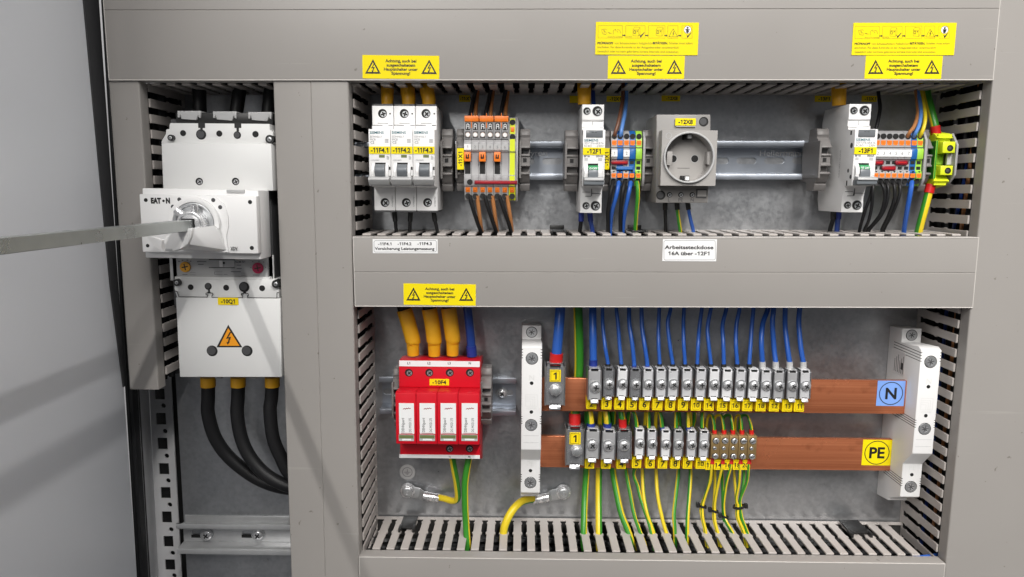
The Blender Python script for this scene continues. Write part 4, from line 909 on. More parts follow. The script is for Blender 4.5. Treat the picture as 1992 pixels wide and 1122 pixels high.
# ---------------------------------------------------------------- small terminals -12X1 and -13X1
def small_terms(cxs, kinds, nums, dy, blk, xref, Y0=25.0):
    """push-in terminals; cxs = photo x of the wire holes in the upper row"""
    z = lambda y, D=Y0: zof(y+dy, xref, D); p = 5.2
    outp = []
    for k, (cx, kd, nb) in enumerate(zip(cxs, kinds, nums)):
        xc = U(cx, 265, Y0+3)[0]; x0, X1 = xc-p/2+.06, xc+p/2-.06
        bm_ = {'g': 'terminal_grey', 'b': 'blue_plastic', 'e': 'green_plastic'}[kd]
        lab = {'g': 'grey push-in terminal of block %s marked %s' % (blk, nb), 'b': 'blue push-in terminal of block %s %s' % (blk, nb), 'e': 'green earth terminal closing block %s' % blk}[kd]
        th = thing('push_in_terminal' if kd != 'e' else 'earth_terminal', lab, 'terminal', (xc, PLATE-8, z(310)), 'push-in terminals of block %s' % blk)
        m = MB(bm_); m.prism([(Y0+7, z(254.5, Y0+7)), (Y0+3, z(262, Y0+3)), (Y0+1.5, z(284, Y0+1.5)), (Y0+1.5, z(288, Y0+1.5)), (Y0, z(290)), (Y0, z(309)), (Y0+1.8, z(311)), (Y0+1.8, z(332)), (Y0+.5, z(334)), (Y0+1.5, z(346, Y0+2)), (Y0+4.5, z(361, Y0+5)), (Y0+16, z(362, Y0+16)), (66, z(350, 66)), (66, z(262, 66)), (Y0+16, z(254, Y0+16))], x0, X1, 'x')
        m.build('terminal_body', th, bevel=.15, seg=1)
        if kd != 'b':
            m = MB('pale_grey' if kd == 'g' else 'green_plastic'); m.box(x0+.2, X1-.2, Y0-.1, Y0+1, z(347), z(333)); m.build('lower_face', th, bevel=.1, seg=1)
        for (yy, D, nm) in ((265, Y0+2.4, 'u'), (352.5, Y0+2.3, 'l')):
            zz = z(yy, D); m = MB('hole_black'); m.cyl((xc, D-.5, zz), (xc, D+1.5, zz), 2.25, n=18); m.build('wire_entry', th)
        for (y0, y1, D) in ((273, 282.5, Y0+1.4), (337, 345.5, Y0-.4)):
            m = MB('orange'); m.box(xc-1.95, xc+1.95, D, D+1.5, z(y1, D), z(y0, D)); m.mat('dark_red'); m.box(xc-1.1, xc+1.1, D-.08, D+.2, z((y0+y1)/2+.8, D), z((y0+y1)/2-.4, D))
            m.mat('pale_grey'); m.box(xc-1.95, xc-1.3, D-.06, D+.2, z(y1-.4, D), z(y1-2.4, D)); m.box(xc+1.3, xc+1.95, D-.06, D+.2, z(y1-.4, D), z(y1-2.4, D)); m.build('push_button', th, bevel=.15, seg=1)
        m = MB('hole_black'); m.add([(xc-1.2, Y0-.2, z(332.5)), (xc+1.2, Y0-.2, z(332.5)), (xc, Y0-.2, z(335.8))], [(0, 1, 2)]); m.build('arrow_mark', th)
        for yy in (316, 326.7):
            m = MB('hole_black'); m.box(xc-1.7, xc+1.7, Y0+1.65, Y0+2.2, z(yy+3.2, Y0+1.8), z(yy-3.2, Y0+1.8)); m.build('bridge_slot', th)
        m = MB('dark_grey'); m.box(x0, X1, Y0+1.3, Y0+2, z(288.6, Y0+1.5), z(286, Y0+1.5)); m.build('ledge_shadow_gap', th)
        if nb and kd == 'g':
            m = MB('label_white'); m.box(x0-.02, X1+.02, Y0-.6, Y0+.2, z(304.5), z(291.3)); t = m.build('marker', th); ORG[t.name] = ORG[th.name]
            m = MB('ink_grey'); m.text(nb, xc, z(298), Y0-.72, 2.5); m.build('lettering', t)
        outp.append((th, xc))
    return outp, z
T12, z12 = small_terms([1195, 1206.5, 1218.7, 1230.4, 1243], 'gbgbe', ['1', 'right of marker 1', '2', 'right of marker 2', ''], 0, '-12X1', 1218)
T13, z13 = small_terms([1694.2, 1706.1, 1718, 1729.9, 1741.7, 1753.6, 1766, 1777.9, 1789.8], 'gggggggbe', ['1', '2', '3', '4', '5', '6', '7', 'right of marker 7', ''], 0, '-13X1', 1745) if False else small_terms([1706.1, 1718, 1729.9, 1741.7, 1753.6, 1766, 1777.9, 1789.8], 'ggggggbe', ['2', '3', '4', '5', '6', '7', 'right of marker 7', ''], 0, '-13X1', 1745)
for (px, blk, zz) in ((1250.5, '-12X1', z12), (1797.5, '-13X1', z13)):
    x0 = U(px, 310, 25)[0]; m = MB('terminal_grey'); m.prism([(30, zz(256, 30)), (25, zz(272, 25)), (25, zz(350, 25)), (28, zz(362, 28)), (66, zz(362, 66)), (66, zz(256, 66))], x0, x0+2.0, 'x')
    tag(m.build('end_plate', bevel=.2, seg=1, org=(x0, PLATE-8, zz(310))), 'thin grey end plate closing block %s on its right' % blk, 'end plate', 'terminal end plates')
def jumper(a, b, c, d, mt, lab, Y=25.0):
    th = thing('jumper', lab, 'jumper', tuple(P3((a+c)/2, (b+d)/2, Y)), 'coloured jumpers in the small terminal blocks')
    m = MB(mt); m.pprism([(a, (b+d)/2), (a+2.5, b), (c, b), (c, d), (a+2.5, d)], Y-.2, Y+2); m.build('jumper_body', th, bevel=.3)
    m = MB('red_sleeve' if mt == 'dark_red' else 'wire_sky_blue'); m.pbox(a+5, (b+d)/2-.8, c-3, (b+d)/2+.8, Y-.32, Y-.1); m.build('jumper_ridge', th)
jumper(1188.5, 312, 1221.5, 319.5, 'dark_red', 'red jumper across the first three terminals of block -12X1')
jumper(1198, 323.5, 1233, 330.5, 'blue_plastic', 'blue jumper between the two blue terminals of block -12X1')
jumper(1700, 312, 1719, 320.2, 'dark_red', 'red jumper under marker 3, half hidden by breaker -13F1')
jumper(1741.6, 312, 1766, 320.2, 'dark_red', 'red jumper under markers 5 to 7 of block -13X1')
jumper(1716, 322.7, 1743, 331, 'dark_red', 'lower red jumper of block -13X1, under markers 3 to 5')

# ---------------------------------------------------------------- socket
xo, zo = U(1332, 306, PLATE)
SK = thing('mains_socket', 'grey round mains socket tagged -12X8 mounted on the rail', 'socket', (xo, PLATE-8, zo))
m = MB('clamp_grey'); m.mats = []; m.mat('socket_shade_grey'); m.pprism([(1277, 222.5), (1382.5, 222.5), (1382.5, 300), (1377, 394.5), (1275.5, 394.5)], 12, 62); m.build('socket_base', SK, bevel=.8)
a, b, c, d = 1286.5, 253, 1394, 361
m = MB('socket_grey'); Yk = -1.0
X0 = U(a, 307, Yk)[0]; X1 = U(c, 307, Yk)[0]; Zt = U(1340, b, Yk)[1]; Zb = U(1340, d, Yk)[1]; cx, cz = U(1339.6, 306.3, Yk); RW = mm(1339.6, 306, Yk, 46)
m.sheet([(X0, Zb), (X1, Zb), (X1, Zt), (X0, Zt)], [circ(cx, cz, RW, 56)], Yk, 13); m.build('front_plate', SK)
m = MB('pale_grey'); m.ring((cx, cz), RW, RW+1.5, Yk-2.6, Yk+1, n=56); m.build('rim', SK, bevel=.5)
m = MB('socket_grey'); m.cyl((cx, 11.2, cz), (cx, 11.9, cz), RW+.5, n=40); m.ring((cx, cz), RW-.05, RW+.6, Yk, 11.5, n=56); m.build('well', SK)
for px in (1309.5, 1351.5):
    x, z = U(px, 308.6, 11); m = MB('hole_black'); m.cyl((x, 11.05, z), (x, 11.5, z), 2.9, n=22); m.mat('pale_grey'); m.ring((x, z), 2.9, 3.3, 11.0, 11.4, n=22); m.build('pin_hole', SK)
for (px, py, s) in ((1336.5, 266, 1), (1331.5, 347, -1)):
    x, z = U(px, py, 8); m = MB('hole_black'); m.box(x-3.2, x+3.2, 5, 11.1, z-2.2, z+2.2); m.mat('label_white'); m.box(x-.6, x+3.0, 3.4, 6, z-1.8, z+1.8); m.build('earth_clip', SK, bevel=.3)
for (px, w_) in ((1296.5, 1), (1386, -1)):
    x, z = U(px, 307, 4); m = MB('socket_grey'); m.box(min(x, x+w_*4.5), max(x, x+w_*4.5), 2.5, 11.1, z-5, z+5); m.mat('dark_grey'); m.box(min(x, x+w_*4.0), max(x, x+w_*4.0), 2.3, 3, z-5.6, z-5); m.build('side_key', SK, bevel=.3)
m = MB('hole_black'); x, z = U(1330.5, 308, 11); m.box(x-5, x+5, 11.1, 11.3, z-8, z-7.7); m.build('moulded_line', SK)
m = MB('pale_grey'); m.ring(U(1301, 264, Yk), 2.0, 2.5, Yk-.15, Yk+.2, n=20); m.build('moulded_ring', SK)
name_tag(SK, 1313.8, 229.8, 1353.6, 244, 11, '-12X8', 7.6, w=28, thick=1.0, bold=.035)
m = MB('pale_grey'); m.pbox(1314.5, 244, 1353, 246.5, 10.6, 12); m.build('tag_holder', SK)
opening(SK, 1369, 236.5, 12, 9.3, inner=.7)
opening(SK, 1285.5, 379.5, 12, 9.0, inner=.7)
for px in (1302.3, 1324.5, 1346.5): recessed_screw(SK, px, 378.7, 12, 5.2)
m = MB('dark_grey'); m.pbox(1354, 367.5, 1374.5, 385, 11.7, 12.2); m.mat('socket_grey'); m.pbox(1357, 370, 1374, 382, 11.5, 12.2); m.build('release_window', SK)
for s, px in (('L', 1301.5), ('PE', 1324), ('N', 1346.5)):
    m = MB('dark_grey'); m.ptext(s, px, 388.5, 12, 6.5); m.build('engraved_letter', SK)

# ---------------------------------------------------------------- big earth terminal
E = lambda x, y: (1800+x/8.01, 240+y/8.01)
xo, zo = U(1838, 312, PLATE)
ET = thing('rail_earth_terminal', 'big green and yellow earth terminal beside the right duct', 'terminal', (xo, PLATE-8, zo))
Ye = 24.0
xl = U(1826, 310, Ye)[0]; xr = U(1854, 310, Ye)[0]
z = lambda y, D=Ye: zof(y, 1840, D)
m = MB('bright_yellow_green'); m.prism([(Ye+8, z(259.5, Ye+8)), (Ye+2, z(268, Ye+2)), (Ye+6, z(270, Ye+6)), (Ye+6, z(276, Ye+6)), (Ye+14, z(300)), (Ye+14, z(320)), (Ye+6, z(345, Ye+6)), (Ye+2, z(352, Ye+2)), (Ye+9, z(362, Ye+9)), (Ye+26, z(368, Ye+26)), (64, z(355, 64)), (64, z(265, 64)), (Ye+26, z(255, Ye+26))], xl-1.0, xr, 'x'); m.build('terminal_body', ET, bevel=.3, seg=1)
m = MB('green_plastic'); m.mat('wire_green'); m.box(xl-1.4, xl+.2, Ye+3, 60, z(348, Ye+8), z(274, Ye+8)); m.mat('green_plastic'); m.box(xl+.4, xr-.6, Ye+12.6, Ye+14.5, z(319), z(300)); m.build('green_side', ET, bevel=.3, seg=1)
for (a, b, c, d, hx_, hy_) in ((1834, 275, 1858.5, 297.3, 1848.5, 288), (1829.5, 322, 1853.5, 340.5, 1844, 331.8)):
    m = MB('bright_yellow_green'); m.pbox(a, b, c, d, Ye, Ye+14); m.build('screw_block', ET, bevel=.5)
    opening(ET, hx_, hy_, Ye, 6.2, name='screw_opening', inner=.5)
m = MB('bright_yellow_green'); m.pbox(1826, 260.5, 1853, 268, Ye+3, Ye+12); m.build('top_ledge', ET, bevel=.3, seg=1)
m = MB('bright_yellow_green'); m.pbox(1817, 352.5, 1841, 360.5, Ye+4, Ye+14); m.build('bottom_ledge', ET, bevel=.3, seg=1)
m = MB('terminal_grey'); xr2 = U(1859, 300, Ye)[0]
m.prism([(Ye+8, z(259, Ye+8)), (Ye-.5, z(281)), (Ye-.5, z(341)), (Ye+9, z(362, Ye+9)), (64, z(362, 64)), (64, z(259, 64))], xr2, xr2+1.8, 'x'); m.build('end_cover', ET, bevel=.3, seg=1)
m = MB('pale_grey'); m.box(xr-2, xr2, Ye+5, Ye+7, z(320, Ye+5), z(299, Ye+5)); m.build('marker_slot', ET)

# ---------------------------------------------------------------- upper wires
def boot(px0, px1, ytop, ybot, Y, lab, drift=0):
    xm = (px0+px1)/2; rr = mm(xm, ybot, Y, (px1-px0)/2)
    th = thing('sleeved_cable', lab, 'cable', tuple(P3(xm, ybot, Y)), 'yellow sleeved feed cables')
    m = MB('sleeve_yellow'); m.tube([P3(xm+drift, ytop-8, Y+4), P3(xm+drift*.6, (ytop+ybot)/2-4, Y+2), P3(xm, ybot-8, Y), P3(xm, ybot+4, Y)], (rr*1.04, rr*.9), n=18); m.build('yellow_sleeve', th)
    m = MB('cable_black'); m.tube([P3(xm+drift*2, ytop-60, Y+8), P3(xm+drift*1.3, ytop-30, Y+6), P3(xm+drift, ytop-6, Y+4)], rr*.8, n=14); m.build('insulation', th)
boot(741, 766, 165, 200, 30, 'yellow sleeved cable entering the top of breaker -11F4.1'); boot(781, 809, 165, 200, 30, 'yellow sleeved cable entering the top of breaker -11F4.2', -3); boot(820, 848, 165, 200, 30, 'yellow sleeved cable entering the top of breaker -11F4.3', -5)
boot(1123, 1150, 160, 199, 30, 'yellow sleeved cable entering the top of breaker -12F1'); boot(1618, 1646, 160, 201, 34, 'yellow sleeved cable entering the top of breaker -13F1')
Dn = 40.0
for pts_, lab in (([(767, 408, 34), (768.5, 425, 34), (771, 452, 36), (773, 475, 36)], '-11F4.1'), ([(799, 408, 34), (798, 425, 34), (797, 450, 36), (797, 475, 36)], '-11F4.2'), ([(843, 408, 34), (846, 428, 34), (851, 452, 36), (852, 475, 36)], '-11F4.3')):
    wire('black_wire', 'short black wire leaving the bottom of breaker '+lab, 'wire', pts_, 1.55, 'cable_black', group='black wires under the three breakers', sleeves=((0, 10, 'black_plastic', 1.35),))
for k in range(3):
    n1, n2 = 2*k+1, 2*k+2
    sx = (0, 29.6, 58.4)[k]
    wire('black_wire', 'black wire plugged into the bottom of terminal %d of block -11X1' % n1, 'wire', [(914+sx*.98, 380, YT+5.2), (916+sx, 391, YT+5), (922+sx*1.02, 412, 26), (930+sx*1.03, 436, 32), (939+sx*.98, 462, 40), (941+sx*.98, 485, 44)], 1.75, 'cable_black', group='black wires of block -11X1')
    wire('tan_wire', 'tan brown wire plugged into the bottom of terminal %d of block -11X1' % n2, 'wire', [(928.7+sx*.98, 380, YT+5.2), (929.5+sx, 391, YT+6), (932+sx*1.01, 412, 28), (935+sx*1.02, 436, 34), (938+sx, 458, 44), (938+sx, 485, 48)], 1.75, 'wire_tan', group='tan wires of block -11X1')
    wire('black_wire', 'black wire dropping into the top of terminal %d of block -11X1' % n1, 'wire', [(914.5+sx, 226, YT+14), (917+sx, 213, 36), (922+sx, 190, 40), (927+sx, 166, 40), (928+sx, 140, 40)], 1.75, 'cable_black', group='black wires of block -11X1')
    wire('tan_wire', 'tan brown wire dropping into the top of terminal %d of block -11X1' % n2, 'wire', [(925+sx, 226, YT+16), (925.5+sx, 212, 40), (928.5+sx, 185, 46), (931+sx, 160, 48), (932+sx, 140, 48)], 1.75, 'wire_tan', group='tan wires of block -11X1')
wire('black_wire', 'black wire with dark blue sleeve under the left pole of breaker -12F1', 'wire', [(1131, 410, 36), (1130.5, 428, 36), (1128, 450, 38), (1126, 475, 40)], 1.8, 'cable_black', group='wires under breaker -12F1', sleeves=((0, 9, 'sleeve_navy', 1.3),))
wire('navy_wire', 'dark blue wire under the right pole of breaker -12F1', 'wire', [(1147, 410, 36), (1149, 428, 36), (1152.5, 450, 38), (1153, 475, 40)], 1.9, 'wire_deep_blue', group='wires under breaker -12F1', sleeves=((0, 9, 'sleeve_navy', 1.25),))
wire('navy_wire', 'dark blue wire behind the yellow sleeve above breaker -12F1', 'wire', [(1155, 205, 40), (1154, 190, 42), (1153, 165, 44), (1152, 140, 44)], 1.9, 'wire_deep_blue')
y5 = 27.4
wire('brown_wire', 'brown wire curving down into the first terminal of block -12X1', 'wire', [(1195, 266, y5+2), (1197, 258, y5-1), (1203, 238, 28), (1209.5, 205, 36), (1212, 182, 44), (1212, 150, 46)], 1.6, 'wire_brown')
wire('sky_blue_wire', 'pale blue wire curving down into the second terminal of block -12X1', 'wire', [(1206.3, 267, y5+2), (1208, 259, y5-1), (1211, 243, 28), (1216, 218, 34), (1218.5, 190, 44), (1218, 150, 46)], 1.6, 'wire_sky_blue')
for pts_, mt, nm, lab in (([(1192.6, 353.5, 27.6), (1190, 366, 24), (1186, 386, 24), (1182.7, 414, 28), (1183, 440, 34), (1183.5, 475, 38)], 'cable_black', 'black_wire', 'black wire under the first terminal of block -12X1'),
                          ([(1203.5, 353.5, 27.6), (1202, 366, 24), (1197.5, 386, 24), (1191, 410, 28), (1187.5, 438, 36), (1186, 475, 40)], 'wire_blue', 'blue_wire', 'blue wire under the second terminal of block -12X1'),
                          ([(1215.3, 353.5, 27.6), (1213, 366, 24), (1209.5, 386, 24), (1207, 416, 28), (1207, 442, 34), (1207, 475, 38)], 'cable_black', 'black_wire', 'black wire under the third terminal of block -12X1'),
                          ([(1227, 353.5, 27.6), (1225, 366, 24), (1221, 386, 24), (1216, 410, 28), (1212, 442, 36), (1210, 475, 40)], 'wire_blue', 'blue_wire', 'blue wire under the fourth terminal of block -12X1')):
    wire(nm, lab, 'wire', pts_, 1.75, mt, group='wires under block -12X1')
GY = ('wire_green', 'wire_yellow')
wire('green_yellow_wire', 'green and yellow wire under the green end of block -12X1', 'wire', [(1239, 353.5, 27.6), (1240.5, 366, 24), (1240.5, 386, 24), (1238, 412, 28), (1236, 440, 34), (1235, 475, 38)], 1.75, stripes=GY, phase=-.5)
for px, mt, nm, lab, dxp in ((1294, 'cable_black', 'black_wire', 'black wire under letter L of the socket', 1), (1316.5, None, 'green_yellow_wire', 'green and yellow wire under letters PE of the socket', 7), (1337.5, 'wire_blue', 'blue_wire', 'blue wire under letter N of the socket', 11)):
    wire(nm, lab, 'wire', [(px, 393, 30), (px+dxp*.25, 412, 30), (px+dxp*.6, 430, 32), (px+dxp, 450, 36), (px+dxp, 475, 38)], 1.55, mt, stripes=None if mt else GY, group='wires under the socket', sleeves=((0, 6.5, 'black_plastic', 1.35),), phase=-.2)
for pts_, lab in (([(1712, 353.5, 27.6), (1717, 360, 24), (1721, 372, 23), (1720, 393, 24), (1712, 417, 28), (1698, 436, 34), (1684, 452, 40), (1680, 475, 44)], '2'), ([(1723.5, 353.5, 27.6), (1727, 362, 24), (1728, 374, 23), (1724, 397, 24), (1713, 421, 29), (1690, 449, 38), (1684, 475, 44)], '3'),
                  ([(1735.4, 353.5, 27.6), (1739.5, 361, 24), (1740.5, 374, 23), (1738, 393, 24), (1728, 420, 29), (1715, 448, 38), (1712, 475, 44)], '4'), ([(1747.2, 353.5, 27.6), (1750.5, 362, 24), (1750.5, 374, 23), (1745.5, 393, 24), (1733, 421, 29), (1719, 448, 38), (1716, 475, 44)], '5')):
    wire('black_wire', 'thin black wire bending down from terminal %s of block -13X1' % lab, 'wire', pts_, 1.35, 'cable_black', group='black wires of block -13X1')
wire('black_wire', 'thin black wire behind breaker -13F1, bending left', 'wire', [(1699, 352, 30), (1696.5, 368, 28), (1692, 385, 28), (1684, 406, 30), (1673, 444, 38), (1670, 475, 44)], 1.35, 'cable_black', group='black wires of block -13X1')
wire('black_wire', 'thin black wire hanging straight behind breaker -13F1', 'wire', [(1701, 352, 30), (1698, 368, 26), (1696, 400, 27), (1690, 428, 31), (1681, 450, 38), (1679, 475, 44)], 1.35, 'cable_black', group='black wires of block -13X1')
wire('blue_wire', 'bright blue wire hanging from the blue terminal of block -13X1', 'wire', [(1773.5, 353.5, 27.6), (1772.5, 364, 23), (1769, 385, 23), (1764, 412, 27), (1758.5, 448, 36), (1757, 475, 40)], 1.95, 'wire_blue')
wire('tan_wire', 'dull tan wire curving into terminal 7 of block -13X1', 'wire', [(1764.5, 266.5, 28), (1770, 257, 25), (1779, 244, 27), (1785, 224, 33), (1785, 205, 40), (1781, 170, 46), (1780, 150, 46)], 1.5, 'wire_tan')
wire('sky_blue_wire', 'pale blue wire curving into the blue terminal of block -13X1', 'wire', [(1776.5, 266.5, 28), (1782, 257, 25), (1789, 240, 27), (1791.5, 217, 33), (1789, 195, 40), (1784, 170, 46), (1782, 150, 46)], 1.5, 'wire_sky_blue')
wire('yellow_wire', 'yellow wire curving into the green end of block -13X1', 'wire', [(1788.5, 266.5, 28), (1794, 256, 25), (1799.5, 236, 27), (1799, 215, 33), (1795, 195, 40), (1791, 170, 46), (1789, 150, 46)], 1.5, stripes=('wire_yellow', 'wire_yellow'))
wire('black_wire', 'thin black wire arching down behind terminals 2 and 3 of block -13X1', 'wire', [(1700, 262, 32), (1704, 250, 34), (1709, 230, 38), (1712, 208, 44), (1709, 182, 48), (1706, 150, 48)], 1.5, 'cable_black')
wire('earth_cable', 'thick green and yellow cable entering the top of the big earth terminal', 'cable', [(1821, 262, 36), (1819, 246, 36), (1812, 218, 40), (1805, 190, 46), (1799, 160, 50)], 3.2, stripes=GY, phase=-.9, n=16, sleeves=((0, 7.5, 'red_sleeve', 1.22),))
wire('earth_cable', 'thick green and yellow cable leaving the bottom of the big earth terminal', 'cable', [(1811, 359, 34), (1806, 377, 34), (1799, 404, 34), (1793, 426, 35), (1786.5, 452, 38), (1783, 475, 40)], 3.2, stripes=GY, phase=.5, n=16, sleeves=((0, 7.0, 'red_sleeve', 1.22),))
# ================================================================== LOWER ROW
H4 = lambda x, y: (680+x/3.3, 580+y/3.3)
# ---------------------------------------------------------------- surge arrester
xo, zo = U(855, 790, PLATE)
SP = thing('surge_arrester', 'red four pole surge arrester tagged -10F4 with white module labels', 'surge arrester', (xo, PLATE-8, zo))
z = lambda y, D: zof(y, 855, D)
YB, YM = 22.0, 2.0
X0 = U(776, 725, YB)[0]; X1 = U(934, 725, YB)[0]
m = MB('red'); m.prism([(YB, z(703, YB)), (YB, z(753, YB)), (YB+2, z(757, YB)), (YB+2, z(862, YB)), (YB, z(864, YB)), (YB, z(891, YB)), (64, z(891, 64)), (64, z(690, 64)), (YB+16, z(694, YB+16)), (YB+6, z(701, YB+3))], X0, X1, 'x'); m.build('arrester_base', SP, bevel=.5)
m = MB('label_white'); m.pbox(776.6, 702, 933.4, 713, YB-.35, YB+.2); t = m.build('terminal_strip', SP); ORG[t.name] = ORG[SP.name]
m = MB('ink')
for s, px in (('L1', 795.2), ('L2', 834.6), ('L3', 874), ('N', 914)): m.ptext(s, px, 706.3, YB-.35, 4.4, bold=.02)
m.build('lettering', t)
m = MB('label_white'); m.pbox(776.6, 884.5, 933.4, 891.3, YB-.35, YB+.2); t = m.build('terminal_strip', SP); ORG[t.name] = ORG[SP.name]
m = MB('ink'); m.ptext('PE', 913, 888.5, YB-.35, 3.2, bold=.02); m.ptext('N', 875, 888.5, YB-.35, 3.2); m.build('lettering', t)
for px in (795.3, 835, 874.8, 914): recessed_screw(SP, px, 724.8, YB, 7.8, ang=.7)
for px in (874.5, 913.3): recessed_screw(SP, px, 872.6, YB, 7.4, ang=.3)
name_tag(SP, 835.6, 737.2, 873.6, 749.6, YB, '-10F4', 7.2, 'tag_yellow', w=27, thick=.5, bold=.035)
bx = [769.3, 809.4, 850.2, 891.1, 933.0]
for k in range(4):
    a, b = bx[k], bx[k+1]; xa_, xb_ = U(a, 800, YM)[0]+.1, U(b, 800, YM)[0]-.1; pm = (a+b)/2
    m = MB('red'); m.prism([(YM, z(765, YM)), (YM, z(864, YM)), (YB+4, z(862, YB+4)), (YB+4, z(756, YB+4)), (YB-1, z(754, YB-1)), (YM+6, z(760, YM+6))], xa_, xb_, 'x'); md = m.build('plug_module', SP, bevel=.6)
    ORG[md.name] = ORG[SP.name]
    m = MB('clear_film'); zz0 = z(764, YM); m.add([(xa_+3.2, YM+5.4, z(763.2, YM+5)), (xb_-3, YM+5.4, z(763.2, YM+5)), (xb_-2.4, YM+17, z(755.5, YM+17)), (xa_+4.4, YM+17, z(755.5, YM+17))], [(0, 1, 2, 3)]); m.build('grip_recess', md)
    m = MB('label_white'); m.pbox(a+7, 784.3, b-4, 843.6, YM-.35, YM+.2); m.build('module_label', md)
    cx = a+7+(b-11-a)/2; 
    m = MB('ink_red'); pts_ = [(-7, 1), (-4, -1), (-2, 1), (0, -1.6), (2, .4), (4, -2), (6, 0), (8, -1.4)]
    for p, q_ in zip(pts_, pts_[1:]):
        A = P3(cx+p[0], 795+p[1], YM-.45); Bq = P3(cx+q_[0], 795+q_[1], YM-.45); n_ = (Bq-A).normalized(); n_ = Vector((-n_.z, 0, n_.x))*.28; m.add([A+n_, Bq+n_, Bq-n_, A-n_], [(0, 1, 2, 3)])
    m.pbox(a+10.5, 842.0, b-7, 842.9, YM-.42, YM-.3); m.build('wave_mark', md)
    m = MB('ink'); m.ptext('DEHNguard', a+14.5, 826.5, YM-.35, 5.2, 28, rot=math.pi/2); m.ptext('DG MOD 275', a+28.5, 826.5, YM-.35, 4.8, 28, rot=math.pi/2); m.build('module_lettering', md)
    m = MB('window_grey'); m.mat('pale_grey'); m.pbox(a+6.5, 845.4, b-4, 857.6, YM-.3, YM+.2); m.mat('olive_window'); m.pbox(a+7.2, 846.4, b-5, 852.8, YM-.5, YM); m.mat('label_white'); m.pbox(a+13, 853.4, b-10, 856.6, YM-.5, YM); m.build('state_window', md)
# its end clamps
px_clamp(763, 776, 722, 835, 'grey end clamp left of the red surge arrester', 30)
px_clamp(935, 955.5, 721, 832, 'grey end clamp right of the red surge arrester', 30)
# feed cables
def fat_boot(pts_, lab, r0=6.9, r1=5.3):
    th = thing('sleeved_cable', lab, 'cable', tuple(P3(*pts_[-1])), 'yellow sleeved cables of the surge arrester')
    m = MB('sleeve_yellow'); P = [P3(*p) for p in pts_]
    m.tube(P[:-1]+[P[-2]*.9+P[-1]*.1], (r0, r0*.97), n=20); m.tube([P[-2]*1.02-P[-1]*.02, P[-2]*.5+P[-1]*.5, P[-1]], (r1*1.12, r1), n=20); m.build('yellow_sleeve', th)
    m = MB('cable_black'); d = (P[0]-P[1]).normalized(); m.tube([P[0]-d*3, P[0]+d*8, P[0]+d*22+Vector((-3, 0, 4)), P[0]+d*34+Vector((-6, 0, 10))], r0*.86, n=16); m.build('insulation', th)
fat_boot([(786.5, 602, 36), (795, 630, 36), (803, 661, 36), (804, 690, 37)], 'yellow sleeved cable entering the arrester under mark L1')
fat_boot([(835, 600, 36), (841, 632, 36), (844.5, 661, 36), (845, 691, 37)], 'yellow sleeved cable entering the arrester under mark L2')
fat_boot([(872.5, 598, 36), (877.5, 632, 36), (880.8, 658, 36), (880.5, 690, 37)], 'yellow sleeved cable entering the arrester under mark L3')
wire('blue_cable', 'blue cable entering the red surge arrester under mark N', 'cable', [(918, 692, 38), (916.5, 668, 38), (914, 640, 38), (909.5, 600, 38), (906, 560, 38)], 3.9, 'wire_deep_blue', n=16, sleeves=((0, 9, 'sleeve_navy', 1.18),))
# ---------------------------------------------------------------- plate earthing points
def lug(px, py, side, lab, tpts):
    x, z_ = U(px, py, PLATE-9)
    th = thing('cable_lug', lab, 'cable lug', (x, PLATE, z_), 'earthing lugs on the plate')
    m = MB('steel_dull'); m.ring((x, z_), 0, 7.6, PLATE-3.6, PLATE-1.6, n=28); 
    A, B, C = [P3(a, b, PLATE-5) for a, b in tpts]
    d = (B-A).normalized(); nrm = Vector((-d.z, 0, d.x))
    vs_ = []
    for p, wd, y in ((A-d*3, 5.6, PLATE-3.5), (A+d*5, 5.4, PLATE-3.6), (A+d*9, 4.6, PLATE-7.5), (B, 4.6, PLATE-8)):
        for s, dy in ((-1, 0), (1, 0), (1, 1.4), (-1, 1.4)): vs_.append((p.x+nrm.x*wd*s, y+dy-1.4, p.z+nrm.z*wd*s))
    fs = []
    for i in range(3):
        for j in range(4): fs.append((i*4+j, i*4+(j+1) % 4, (i+1)*4+(j+1) % 4, (i+1)*4+j))
    fs += [(3, 2, 1, 0), (12, 13, 14, 15)]; m.add(vs_, fs); m.build('lug_tongue', th, bevel=.4)
    m = MB('steel'); B2 = Vector((B.x, PLATE-7.2, B.z)); C2 = Vector((C.x, PLATE-7.2, C.z)); m.cyl(B2-d*1, C2, 4.3, n=22); m.cyl(C2, C2+d*.7, 4.3, 4.7, n=22); m.build('lug_barrel', th, bevel=.3)
    m = MB('steel_dull')
    for f in (.3, .72): 
        c = B2.lerp(C2, f); m.ring((c.x, c.z), 0.3, 1.7, PLATE-11.7, PLATE-10.9, n=14)
    m.build('crimp_dent', th)
    m = MB('steel'); m.cyl((x, PLATE-2, z_), (x, PLATE-5.0, z_), 6.9, n=28); m.cyl((x, PLATE-5, z_), (x, PLATE-8.0, z_), 5.9, n=6); m.mat('steel_dull'); m.dome((x, PLATE-8, z_), 5.0, .9, n=20)
    m.mat('hole_black'); m.ring((x, z_), 1.6, 2.0, PLATE-9.0, PLATE-8.7, n=16); m.build('bolt', th, bevel=.3)
    return th
lug(791.7, 959, 1, 'silver cable lug bolted to the plate below the arrester, under the earth symbol', [(806, 958), (826, 962), (853, 967)])
lug(1096.7, 961.7, -1, 'silver cable lug bolted to the plate right of the left busbar support', [(1082, 962), (1066, 965), (1038, 970)])
wire('earth_wire', 'green and yellow wire running from the arrester to the left cable lug', 'wire', [(852, 967, PLATE-7.2), (866, 970, 64), (881, 974, 60), (890.5, 968, 56), (888.5, 940, 50), (884, 915, 44), (879.5, 888, 40)], 3.1, stripes=GY, phase=1.0, twist=-.4, n=16, group='thick green and yellow wires of the lower row')
